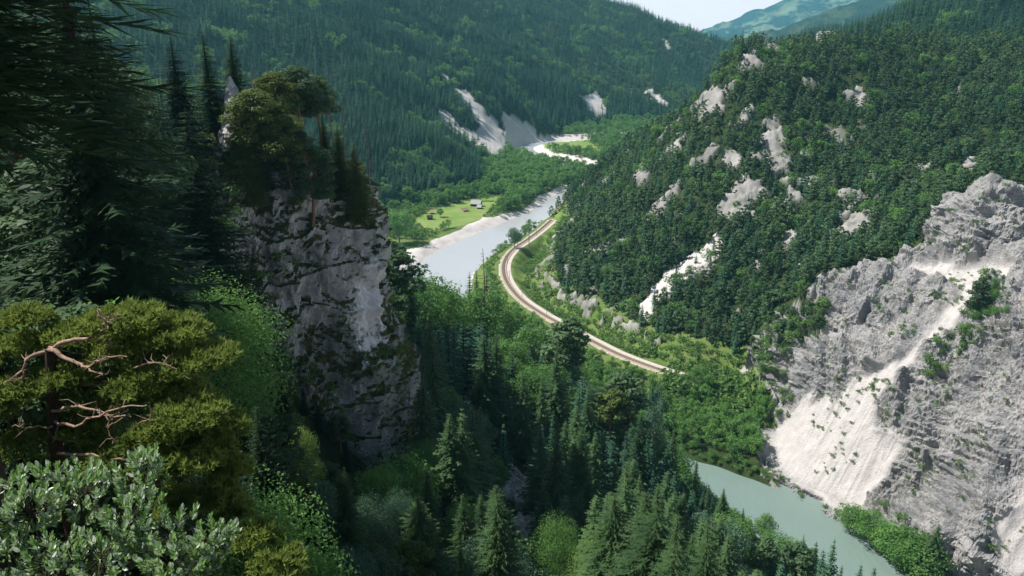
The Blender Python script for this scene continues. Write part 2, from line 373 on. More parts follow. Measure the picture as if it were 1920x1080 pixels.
screeW = [world_poly(p) for p in [
 [(1700,490),(1905,488),(1890,515),(1852,525),(1822,565),(1772,615),(1722,655),(1692,692),(1642,745),(1642,790),(1692,830),(1660,885),(1622,945),(1590,965),(1500,905),(1440,850),(1450,790),(1500,745),(1560,740),(1600,700),(1660,680),(1730,620),(1782,560),(1790,535),(1740,510)],
 [(1880,1080),(1860,1000),(1900,930),(1960,850),(2050,900),(2050,1080)]]]
vegW = [world_poly(p) for p in [[(1738,695),(1748,650),(1795,612),(1828,540),(1862,520),(1900,560),(1882,605),(1822,655),(1790,690)],
 [(1400,665),(1450,600),(1520,575),(1560,560),(1540,640),(1500,650),(1440,690)], [(1400,690),(1470,680),(1500,740),(1460,790),(1425,800)]]]
boulderW = world_poly([(1765,430),(1815,375),(1880,332),(1960,335),(1960,480),(1900,487),(1740,478)])
dR, _, sR = poly_dist(TX, TY, RAILS); dV, hV, sV = poly_dist(TX, TY, RIVS, RIVS[:, 2]); eV = dV - hV
def m_any(names, wob=3, s=12):
    m = np.zeros(TX.shape, bool)
    for k in names: m |= soft(TX, TY, WP[k], wob, s)
    return m.astype(float)
_nI = (fbm(TX / 9, TY / 9, 12, 3) > .12)
m_rock = m_any(['rockA','rockB','rockE','rockF','rockG','rockH','rockJ','rockK','rockL','rockM','rockN','rockO','rockP','rockQ','path','screeC'], 5, 8)
m_rock = np.maximum(m_rock, m_any(['rockI'], 3, 6) * _nI)
m_scree = np.maximum(m_any(['screeD','gully'], 4, 9), m_any(['fan','fanb','fanc','fand','fane'], 9, 30))
_zb = sstep(-.5, .3, fbm(TX / 9, TY / 9, 3, 3))
m_grass = np.maximum(m_any(['meadow','meadow2','fanf'], 6, 25), ((dR < 14) & (sR > 0)).astype(float) * _zb)
near_floor = (TZ < 9) & (TY > 380) & (TY < 1500)
m_grass = np.maximum(m_grass, near_floor * .55)
m_grass = np.maximum(m_grass, .6 * ((dR < 40) & (TZ < 30)))
m_grav = ((eV < 3 + np.where(TY < 800, 26 * (sV > 0), np.where(TY > 1050, 26, 13)) * sstep(560, 640, TY) * (.7 + .6 * perlin(TX / 40, TY / 40))) & (TZ < 8)).astype(float) * (TY > 420)
m_grav = np.maximum(m_grav, (dR < 3.6).astype(float))
m_rock = np.maximum(m_rock, soft(TX, TY, cliffW, 5, 12))
OUT = lambda x, y: sstep(.42, .52, fbm(x / 24, y / 24, 31, 4) + .35 * perlin(x / 90, y / 90, 8)) * (y > 440) * (y < 900) * sstep(290, 210, x) * sstep(0, 30, x - (5 + np.clip((592 - y) * .5, 0, 400) * .9))
m_rock = np.maximum(m_rock, OUT(TX, TY) * (dR > 16) * (TZ > 12))
for nm, a in (('m_rock', m_rock), ('m_scree', m_scree), ('m_grass', m_grass), ('m_gravel', m_grav)):
    at_ = terrain.data.attributes.new(nm, 'FLOAT', 'POINT'); at_.data.foreach_set('value', a.astype(np.float32))
terrain.data.materials.append(mat_terrain())
# ------------------------------------------------------------------ rock and scree slope on the right bank
gx = np.arange(96, 320, .5); gy = np.arange(205, 468, .5)
QX, QY = np.meshgrid(gx, gy); qx = QX.ravel(); qy = QY.ravel(); qz = height(qx, qy)
base = qz.copy()
gz = qz.reshape(QX.shape); ny_, nx_ = np.gradient(gz, .5)
N = np.stack([-nx_.ravel(), -ny_.ravel(), np.ones(qx.size)], 1); N /= np.linalg.norm(N, axis=1)[:, None]
inc = inside(qx, qy, cliffW)
def blur(a, k):
    for _ in range(3):
        for ax in (0, 1):
            c = np.cumsum(np.pad(a, [(k + 1, k) if i == ax else (0, 0) for i in (0, 1)], mode='edge'), axis=ax)
            a = (np.take(c, range(2 * k + 1, c.shape[ax]), axis=ax) - np.take(c, range(0, c.shape[ax] - 2 * k - 1), axis=ax)) / (2 * k + 1)
    return a
incS = blur(inc.reshape(QX.shape).astype(float), 5).ravel()
scr = np.zeros(qx.shape)
for p in screeW: scr = np.maximum(scr, soft(qx, qy, p, 3, 7))
scr = blur(scr.reshape(QX.shape), 2).ravel()
bld = blur(inside(qx, qy, boulderW).astype(float).reshape(QX.shape), 4).ravel()
# the soil sheet is cut back under the bare rock
fi = np.clip((TX - gx[0]) / .5, 0, len(gx) - 1.001); fj = np.clip((TY - gy[0]) / .5, 0, len(gy) - 1.001)
cutm = incS.reshape(QX.shape)[fj.astype(int), fi.astype(int)] * ((TX > gx[0]) & (TX < gx[-1]) & (TY > gy[0]) & (TY < gy[-1]))
TZ2 = TZ - 14 * sstep(.45, 1, cutm)
TZ2 = TZ2 + (ridged(TX / 9, TY / 9, 3, 4, .6) * 2.2 + 1.0) * np.maximum(m_rock, .35 * m_scree) * (TZ > 11) * (cutm < .05)
terrain.data.vertices.foreach_set('co', np.column_stack([TX, TY, TZ2]).astype(np.float32).ravel()); terrain.data.update()
# bedding planes dipping to the left, broken by joints
def ledge(v, p): f = (v / p) % 1; return np.where(f < .78, f / .78, (1 - f) / .22)       # long ramp, sharp overhanging drop
wx = 9 * fbm(qx / 75, qy / 75, qz / 75, 2); s1 = qx * .42 + qy * .30 + qz * .95 + wx
big = fbm(qx / 42, qy / 42, qz / 36, 3, .45) * 6.5
st1 = ledge(s1 + 2.4 * fbm(qx / 20, qy / 20, qz / 20, 3), 10.5) * 4.6 * (.5 + sstep(-.4, .5, fbm(qx / 30 + 3, qy / 30, 1, 2)))
st2 = ledge(s1 * 1.05 + .9 * fbm(qx / 8 + 9, qy / 8, qz / 8, 3), 3.1) * 1.5 * sstep(-.5, .4, fbm(qx / 17 + 8, qy / 17, 1, 2))
s3 = qx * .8 - qy * .75 + qz * .25 + wx
st3 = ledge(s3 + 3 * fbm(qx / 22 + 4, qy / 22, qz / 22, 3), 15.0) * 3.4
fine = fbm(qx / 3.2, qy / 3.2, qz / 2.6, 4, .7) * 1.1 - np.abs(fbm(qx / 9, qy / 9, qz / 6, 3)) * .9
rockd = -4.2 + big + st1 + st2 + st3 + fine
scd = .3 * fbm(qx / 5, qy / 5, 0, 4) + .5 * fbm(qx / 25, qy / 25, 2, 2) + .35 * ridged((qx * .6 - qy * .8) / 5, (qx + qy) / 60, 0, 2) - 3.4
disp = (rockd * (1 - scr) + scd * scr) + bld * (4.5 + 1.5 * ridged(qx / 14, qy / 14, qz / 12, 3))
disp = disp * sstep(.2, .6, incS) - (1 - sstep(.05, .5, incS)) * 3.5
V = np.column_stack([qx, qy, qz]) + N * disp[:, None] * np.array([1.15, 1.15, .85])
Fq = grid_faces(len(gy), len(gx)); keep = (incS[Fq].max(1) > .02); Fq = Fq[keep]
used = np.unique(Fq); rm = -np.ones(len(V), int); rm[used] = np.arange(len(used))
rock_slope = mesh_np('rock_slope', V[used], rm[Fq], mat_rock(), smooth=False); tag(rock_slope, kind='structure')
veg = np.zeros(qx.shape); soil = np.zeros(qx.shape)
for p in vegW: veg = np.maximum(veg, soft(qx, qy, p, 4, 8))
veg = np.maximum(veg * .9, .35 * (1 - scr) * sstep(.1, .5, fbm(qx / 30, qy / 30, 5, 3)))
for nm, a in (('m_scree', scr), ('m_veg', veg), ('m_soil', 1 - sstep(.2, .5, incS))):
    at_ = rock_slope.data.attributes.new(nm, 'FLOAT', 'POINT'); at_.data.foreach_set('value', a[used].astype(np.float32))
# ------------------------------------------------------------------ near cliff on the left
fp = np.array([(-19,154),(-23,147),(-32,144.5),(-42,140),(-51,132),(-58,127),(-66,124),(-78,128),(-95,140),(-100,165),(-88,192),(-60,204),(-36,196),(-23,178),(-18.5,163)], float)
fp[:, 0] -= 5.0 * sstep(-52, -30, fp[:, 0]); fp[:, 1] += 1.5
cc = np.array([-58., 165.])
fa = np.arctan2(fp[:, 1] - cc[1], fp[:, 0] - cc[0]); fr = np.hypot(*(fp - cc).T); o_ = np.argsort(fa); fa, fr = fa[o_], fr[o_]
nth = 620; th = np.concatenate([np.linspace(-PI, .5, 500, endpoint=False), np.linspace(.5, PI, 120)])
R0 = np.interp(th, np.concatenate([fa - 2*PI, fa, fa + 2*PI]), np.tile(fr, 3))
for _ in range(6): R0[1:-1] = (R0[:-2] + R0[1:-1] * 2 + R0[2:]) / 4
zt = np.interp(np.degrees(th), [-180, -135, -110, -85, -45, 0, 60, 120, 180], [160, 156, 160, 166, 168, 165, 166, 164, 160]); zt = zt + 2.5 * perlin(np.cos(th) * 4, np.sin(th) * 4, 3)
nv = 280; vv = np.linspace(0, 1, nv)
TH, VV = np.meshgrid(th, vv); RB = R0[None]; ZT = zt[None]
wall = np.clip(VV / .8, 0, 1); cap = np.clip((VV - .8) / .2, 0, 1)
z = 84 + (ZT - 84) * wall
rad = RB * (1.03 - .0030 * (z - 100) - .05 * sstep(.86, 1, wall)) * (1 - cap) ** 1.0
z = z + (1 - (1 - cap) ** 1.5) * 11
mx = (cc[0] + rad * np.cos(TH)).ravel(); my = (cc[1] + rad * np.sin(TH)).ravel(); mz = z.ravel()
d3 = fbm(mx / 26, my / 26, mz / 40, 3) * 4.5 + ridged(mx / 13, my / 13, mz / 30, 4, .55) * 1.7 + ridged(mx / 4, my / 4, mz / 6, 3, .6) * .9 - 1.6
_vl = lambda v, p: np.abs((v / p) % 1 - .3)
d3 += (_vl(mx * .9 + my * .4 + 3.5 * fbm(mx / 14, my / 14, mz / 30, 3), 7.5) * 4.5 + _vl(mz + 4 * fbm(mx / 12, my / 12, mz / 20, 3), 9.0) * 2.6 - 2.4) * (1 - cap.ravel())
d3 = d3 * (1 - .5 * cap.ravel()) 
nrm = np.column_stack([np.cos(TH.ravel()) * (1 - cap.ravel()), np.sin(TH.ravel()) * (1 - cap.ravel()), .15 + .85 * cap.ravel()])
nrm /= np.linalg.norm(nrm, axis=1)[:, None]
d3 = d3 * sstep(1.0, .97, VV.ravel())
d3[np.arange(nv) * nth + nth - 1] = d3[np.arange(nv) * nth]
MV = np.column_stack([mx, my, mz]) + nrm * d3[:, None]
CLV, CLN = MV, nrm
cliff = mesh_np('rock_cliff', MV, grid_faces(nv, nth), mat_cliff(), smooth=False); tag(cliff, kind='structure')
bpy.context.view_layer.update()
GROUND = [terrain, rock_slope, cliff]
def ground(x, y, objs=None):
    best = -1e9; nrml = Vector((0, 0, 1))
    for o in (objs or GROUND):
        ok, loc, nr, _ = o.ray_cast(Vector((x, y, 900)), Vector((0, 0, -1)))
        if ok and loc.z > best: best = loc.z; nrml = nr
    return best, nrml
# ------------------------------------------------------------------ river surface
def ribbon(L, wid, z, name, mat, n=None):
    d = np.gradient(L[:, :2], axis=0); d /= np.linalg.norm(d, axis=1)[:, None]; nr = np.column_stack([-d[:, 1], d[:, 0]])
    w = np.asarray(wid) + np.zeros(len(L)); offs = np.linspace(-1, 1, 5)
    V = np.concatenate([np.column_stack([L[:, :2] + nr * (w * k)[:, None], np.full(len(L), z)]) for k in offs])
    m = len(L); Q = []
    for a in range(4):
        for i in range(m - 1): Q.append([a*m+i, a*m+i+1, (a+1)*m+i+1, (a+1)*m+i])
    return mesh_np(name, V, np.array(Q)[:, ::-1], mat, smooth=True)
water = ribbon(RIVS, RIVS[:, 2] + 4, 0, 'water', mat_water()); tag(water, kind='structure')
# ------------------------------------------------------------------ foliage pieces
def leaves(rng, c, nrm, size, asp=.6):
    n = len(c); nrm = nrm / (np.linalg.norm(nrm, axis=1)[:, None] + 1e-9)
    t = np.cross(nrm, rng.normal(size=(n, 3))); t /= np.linalg.norm(t, axis=1)[:, None] + 1e-9; b = np.cross(nrm, t)
    s = (size * rng.uniform(.6, 1.3, n))[:, None]
    V = np.stack([c - t * s, c - b * s * asp, c + t * s, c + b * s * asp], 1).reshape(-1, 3)
    return V, np.arange(4 * n).reshape(-1, 4)
def blob(rng, mb, c, r, n, size, flat=.75, up=.3):
    u = rng.normal(size=(n, 3)); u /= np.linalg.norm(u, axis=1)[:, None]
    rad = rng.uniform(.35, 1, n) ** .45 * (1 + .25 * perlin(u[:, 0] * 2 + c[0], u[:, 1] * 2 + c[1], u[:, 2] * 2 + c[2]))
    P = np.asarray(c) + u * rad[:, None] * np.array([r, r, r * flat])
    V, Q = leaves(rng, P, u * .8 + rng.normal(size=(n, 3)) * .45 + [0, 0, up], size); mb.add(V, Q)
def spruce(seed, H, whorls, per, segs, w=.16, c0=.1, lean=0, ragged=.25, droop=.35, fw=1.0, jit=0):
    rng = np.random.RandomState(seed); cr = MB(); tr = MB()
    zz = np.linspace(0, H, 8); tr.tube(np.column_stack([zz * lean, zz * 0, zz]), .017 * H * (1 - zz / H) ** .8 + .02, 6)
    VV, TT = [], []
    for i in range(whorls):
        f = c0 + (1 - c0) * (i + rng.uniform(-.3, .3)) / whorls; f = min(max(f, c0), .985); z = f * H
        R = H * w * ((1 - f) / (1 - c0)) ** .75 * rng.uniform(1 - ragged, 1 + ragged * .6) + .12
        if f < c0 + .08: R *= .8
        for k in range(per):
            if rng.rand() < .08: continue
            a = 2 * PI * (k + rng.uniform(-.35, .35)) / per + i * 1.3; L = R * rng.uniform(.65, 1.12)
            dx, dy = math.cos(a), math.sin(a); sx, sy = -dy, dx
            dr = droop * rng.uniform(.5, 1.3) * (1.15 - f)
            for s in range(segs):
                u0 = (s + .1) / segs; u1 = (s + 1.25) / segs; wd = L * (.30 if segs > 2 else .42) * (1.05 - u0 * .75) * fw
                pz = lambda u: z - dr * L * u + .28 * dr * L * u ** 3
                for sd in (1, -1):
                    j = rng.uniform(.75, 1.2); q0 = (dx*L*u0, dy*L*u0, pz(u0)); q1 = (dx*L*u1, dy*L*u1, pz(u1))
                    q2 = (dx*L*(u0*.4+u1*.6+.12) + sx*sd*wd*j, dy*L*(u0*.4+u1*.6+.12) + sy*sd*wd*j, pz(u1) - wd * (.25 + .45 * droop) * rng.uniform(.3, 1.5))
                    if jit: q2 = tuple(c_ + jit * wd * n_ for c_, n_ in zip(q2, rng.normal(size=3)))
                    VV += [q0, q1, q2]
    V = np.array(VV); V[:, 0] += V[:, 2] * lean
    cr.add(V, None, np.arange(len(V)).reshape(-1, 3))
    m = max(int(len(V) * .0), 0)
    return tr, cr
def pine(seed, H, clumps, nl, size, bare=.45, wid=.24, limbs=True):
    rng = np.random.RandomState(seed); cr = MB(); tr = MB()
    zz = np.linspace(0, H * .95, 8); bx = .5 * np.sin(zz * .3 + seed); by = .4 * np.cos(zz * .24 + seed) - .4 * math.cos(seed)
    bx -= bx[0]; by -= by[0]; tr.tube(np.column_stack([bx, by, zz]), .015 * H * (1 - zz / H) ** .6 + .03, 6)
    for i in range(clumps):
        f = bare + (1 - bare) * ((i + .5) / clumps) ** .9; a = i * 2.4 + rng.uniform(-.5, .5)
        R = H * wid * math.sqrt(max(.05, 1 - ((f - bare) / (1 - bare) * 1.0) ** 2.4)) * rng.uniform(.55, 1.1)
        if i > clumps - 3: R *= .3
        z = H * f; c = (np.interp(z, zz, bx) + R * math.cos(a), np.interp(z, zz, by) + R * math.sin(a), z + R * .18)
        if limbs: tr.tube([(np.interp(z - R*.2, zz, bx), np.interp(z - R*.2, zz, by), z - R * .2), ((c[0]) * .5, c[1] * .5, z), c], [.006 * H, .004 * H, .01], 4)
        r = H * .085 * rng.uniform(.75, 1.35) * (1.25 - .45 * f)
        blob(rng, cr, c, r, nl, size, .55, .7)
        if R > H * .1: blob(rng, cr, (c[0] * .6, c[1] * .6, z + R * .1), r * .8, nl // 2, size, .55, .7)
    return tr, cr
def broad(seed, H, clumps, nl, size, wid=.33, c0=.25):
    rng = np.random.RandomState(seed); cr = MB(); tr = MB(); zz = np.linspace(0, H * .8, 6)
    tr.tube(np.column_stack([.02 * H * np.sin(zz), zz * 0, zz]), .018 * H * (1 - zz / H) + .02, 6)
    for i in range(clumps):
        u = rng.normal(size=3); u /= np.linalg.norm(u); u[2] = u[2] * .95
        q = rng.uniform(.55, .95); mid = c0 + (1 - c0) * .5
        c = np.array([u[0] * H * wid * q, u[1] * H * wid * q, H * mid + u[2] * H * (1 - mid) * .85 * q]); c[:2] *= 1 - .35 * max(0, u[2])
        if i % 3 == 0: tr.tube([(0, 0, H * max(c0 * .7, (c[2] / H) * .5)), c * [.5, .5, .85], c], [.009 * H, .005 * H, .01], 4)
        blob(rng, cr, c, H * .13 * rng.uniform(.75, 1.35), nl, size, .8, .35)
    return tr, cr
def shrub(seed, H, clumps, nl, size):
    rng = np.random.RandomState(seed); cr = MB()
    for i in range(clumps):
        a = rng.uniform(0, 2 * PI); R = H * .5 * math.sqrt(rng.rand())
        blob(rng, cr, (R * math.cos(a), R * math.sin(a), H * (.35 + .35 * rng.rand()) * (1 - .4 * R / H)), H * .32 * rng.uniform(.7, 1.2), nl, size, .9, .4)
    return cr
def dead(seed, H, n=26):
    rng = np.random.RandomState(seed); tr = MB(); br = MB(); zz = np.linspace(0, H, 8)
    tr.tube(np.column_stack([.15 * np.sin(zz * .5), zz * 0, zz]), .012 * H * (1 - zz / H) + .025, 6)
    for i in range(n):
        z = H * (.3 + .68 * i / n); a = rng.uniform(0, 2 * PI); L = H * .14 * (1.15 - z / H) * rng.uniform(.5, 1.4)
        p = np.array([[0, 0, z], [L * .5 * math.cos(a), L * .5 * math.sin(a), z - L * .05], [L * math.cos(a + .2), L * math.sin(a + .2), z + L * .12]])
        br.tube(p, [.04, .03, .012], 3)
        for q in range(4):
            u = rng.uniform(.3, 1); b = a + rng.choice([-1, 1]) * rng.uniform(.5, 1); s = L * .35 * rng.uniform(.5, 1)
            o0 = np.array([L * u * math.cos(a), L * u * math.sin(a), z]); br.tube([o0, o0 + [s * math.cos(b), s * math.sin(b), s * .2]], [.02, .01], 3)
    return tr, br
M = dict(
 bark=mat_plain('dark_bark', (.055, .043, .034), .95, .1, 4), bark_grey=mat_plain('grey_bark', (.26, .24, .21), .95, .1, 4), bark_red=mat_plain('reddish_pine_bark', (.30, .17, .11), .9, .15, 6, (.13, .075, .05)),
 spruce=mat_leaf('spruce_needles', (.009, .032, .015), (.092, .165, .058), .22, var=.7), spruce_far=mat_leaf('bluish_spruce_needles', (.008, .034, .022), (.078, .175, .092), .2, var=.75),
 pine=mat_leaf('pine_needles', (.016, .048, .026), (.120, .195, .080), .22, var=.7),
 broad=mat_leaf('broad_leaves', (.035, .100, .030), (.175, .330, .085), .38, var=.65),
 pale=mat_leaf('blue_green_leaves', (.06, .12, .075), (.115, .20, .12), .3),
 lime=mat_leaf('lime_green_leaves', (.10, .18, .04), (.19, .29, .075), .4),
 slim=mat_leaf('yellow_green_needles', (.035, .065, .018), (.15, .20, .045), .25, var=.5),
 spruce_shaded=mat_leaf('shade_darkened_spruce_needles', (.006, .020, .010), (.036, .075, .030), .12),  # needle colour darkened so it carries the deep shade of the left wood
 shrub=mat_leaf('shrub_leaves', (.04, .10, .03), (.16, .27, .07), .3),
 dry=mat_leaf('dry_twigs', (.13, .075, .055), (.21, .13, .10), .1),
 olive=mat_leaf('yellowish_pine_needles', (.055, .09, .022), (.12, .165, .04), .25))
# prototypes: (trunk mesh, crown mesh) at three levels of detail
def as_mesh(mb, name, mat): o = mb.build(name, mat, link=False); return o.data
def merged(tr, cr, name, m1, m2):
    a = MB(); nq = sum(len(q) for q in tr.q)
    for v, q in zip(tr.v, tr.q): pass
    V = np.concatenate(tr.v + cr.v); nt = tr.n
    Q = [np.concatenate(tr.q)] if tr.q else []; mi = [0] * sum(map(len, Q))
    qs = [q + nt for q in cr.q]; ts = [t + nt for t in cr.t]
    if qs: qs = np.concatenate(qs); Q.append(qs); mi += [1] * len(qs)
    Tt = []
    if ts: ts = np.concatenate(ts); Tt = [ts]; mi += [1] * len(ts)
    Fs = Q + Tt
    return mesh_np(name, V, Fs, [m1, m2], link=False, mi=mi)
PROTO = {}
def protos(kind, fn_list, bark, leaf):
    out = []
    for tr, cr, H in fn_list:
        out.append((as_mesh(tr, kind + '_trunk', bark) if tr is not None else None, as_mesh(cr, kind + '_crown', leaf), H))
    return out
PROTO['spruce', 0] = protos('spruce', [(*spruce(s, 25, 46, 9, 4, w, c0, ln, rg, dp), 25) for s, w, c0, ln, rg, dp in ((1,.17,.06,0,.25,.4),(2,.15,.12,.02,.35,.5),(3,.19,.05,-.01,.3,.35),(4,.135,.2,.01,.4,.55),(5,.16,.1,-.02,.3,.45))], M['bark'], M['spruce'])
PROTO['spruce', 2] = protos('spruce', [(*spruce(s, 25, 92, 12, 13, w, c0, ln, rg, dp, .62, .45), 25) for s, w, c0, ln, rg, dp in ((1,.17,.06,0,.3,.4),(2,.15,.12,.02,.4,.5),(3,.19,.05,-.01,.35,.35),(4,.135,.28,.01,.45,.55))], M['bark'], M['spruce'])
PROTO['spruce', 1] = protos('spruce', [(*spruce(s, 25, 19, 7, 2, w, .07, 0, .25, .4), 25) for s, w in ((11,.18),(12,.15),(13,.20),(14,.165))], M['bark'], M['spruce_far'])
PROTO['pine', 0] = protos('pine', [(*pine(s, 15, 26, 80, .34, b, w), 15) for s, b, w in ((1,.4,.24),(2,.5,.2),(3,.3,.22),(4,.55,.26))], M['bark_red'], M['pine'])
PROTO['pine', 2] = protos('pine', [(*pine(s, 15, 34, 330, .15, b, w), 15) for s, b, w in ((1,.4,.24),(2,.5,.2),(3,.3,.22),(4,.55,.26))], M['bark_red'], M['pine'])
PROTO['pine', 1] = protos('pine', [(*pine(s, 13, 12, 26, .55, b, w, False), 13) for s, b, w in ((11,.28,.24),(12,.35,.2),(13,.2,.25),(14,.3,.17))], M['bark'], M['pine'])
PROTO['broad', 0] = protos('broadleaf', [(*broad(s, 15, 34, 95, .27, w, c0), 15) for s, w, c0 in ((1,.3,.2),(2,.25,.15),(3,.36,.25),(4,.28,.1))], M['bark_grey'], M['broad'])
PROTO['broad', 2] = protos('broadleaf', [(*broad(s, 15, 46, 340, .135, w, c0), 15) for s, w, c0 in ((1,.3,.2),(2,.25,.15),(3,.36,.25),(4,.28,.1))], M['bark_grey'], M['broad'])
PROTO['broad', 1] = protos('broadleaf', [(*broad(s, 12, 18, 34, .42, w, .12), 12) for s, w in ((11,.38),(12,.32),(13,.42),(14,.35))], M['bark'], M['broad'])
PROTO['shrub', 0] = protos('shrub', [(None, shrub(s, 3, 9, 45, .2), 3) for s in (1, 2, 3)], None, M['shrub'])
def recolor(lst, leaf, bark=None):
    out = []
    for t, c, H in lst:
        c2 = c.copy(); c2.materials.clear(); c2.materials.append(leaf)
        if bark and t: t = t.copy(); t.materials.clear(); t.materials.append(bark)
        out.append((t, c2, H))
    return out
PROTO['slim', 2] = recolor(PROTO['spruce', 2], M['slim']); PROTO['slim', 0] = recolor(PROTO['spruce', 0], M['slim'])
PROTO['dark', 2] = recolor(PROTO['spruce', 2], M['spruce_shaded']); PROTO['dark', 0] = recolor(PROTO['spruce', 0], M['spruce_shaded'])
PROTO['broad', 3] = protos('broadleaf', [(*broad(s, 30, 95, 300, .17, w, c0), 30) for s, w, c0 in ((31,.26,.2),(32,.22,.15),(33,.3,.3))], M['bark_grey'], M['broad'])
PROTO['pale', 3] = recolor(PROTO['broad', 3], M['pale']); PROTO['lime', 3] = recolor(PROTO['broad', 3], M['lime'])
PROTO['pale', 2] = recolor(PROTO['broad', 2], M['pale']); PROTO['lime', 2] = recolor(PROTO['broad', 2], M['lime']); PROTO['olive', 2] = recolor(PROTO['pine', 2], M['olive'])
PROTO['pale', 0] = recolor(PROTO['broad', 0], M['pale']); PROTO['lime', 0] = recolor(PROTO['broad', 0], M['lime'])
PROTO['olive', 0] = recolor(PROTO['pine', 0], M['olive']); PROTO['oliveshrub', 0] = recolor(PROTO['shrub', 0], M['olive'])
PROTO['dead', 0] = protos('dead', [(*dead(s, 14), 14) for s in (1, 2)], M['bark_grey'], M['dry'])
NAME = dict(slim='spruce_tree', dark='spruce_tree', spruce='spruce_tree', pine='pine_tree', broad='broadleaf_tree', pale='broadleaf_tree', lime='broadleaf_tree', olive='pine_tree', shrub='shrub', oliveshrub='shrub', dead='dead_tree')
CAT = dict(slim='spruce tree', dark='spruce tree', spruce='spruce tree', pine='pine tree', broad='broadleaf tree', pale='broadleaf tree', lime='broadleaf tree', olive='pine tree', shrub='shrub', oliveshrub='shrub', dead='dead tree')
TAKEN = []
def plant(kind, lod, x, y, z, h, label, group=None, rnd=random, wide=1.0, var=None):
    if lod == 2 and h > 19 and (kind, 3) in PROTO: lod = 3
    if (kind, lod) not in PROTO: lod = 0
    P = PROTO[kind, lod]; t, c, H = P[(var if var is not None else rnd.randrange(99)) % len(P)]
    s = h / H; rz = rnd.uniform(0, 2 * PI)
    if t is None:
        o = bpy.data.objects.new(NAME[kind], c); COL.objects.link(o); o.location = (x, y, z - .1 * h); o.rotation_euler = (0, 0, rz)
    else:
        o = empty(NAME[kind], (x, y, z - .02 * h), rz)
        for nm, me in (('trunk', t), ('crown', c)):
            ch = bpy.data.objects.new(nm, me); COL.objects.link(ch); ch.parent = o
    wd = wide * rnd.uniform(.88, 1.12); o.scale = (s * wd, s * wd, s)
    tag(o, label, CAT[kind], group); return o
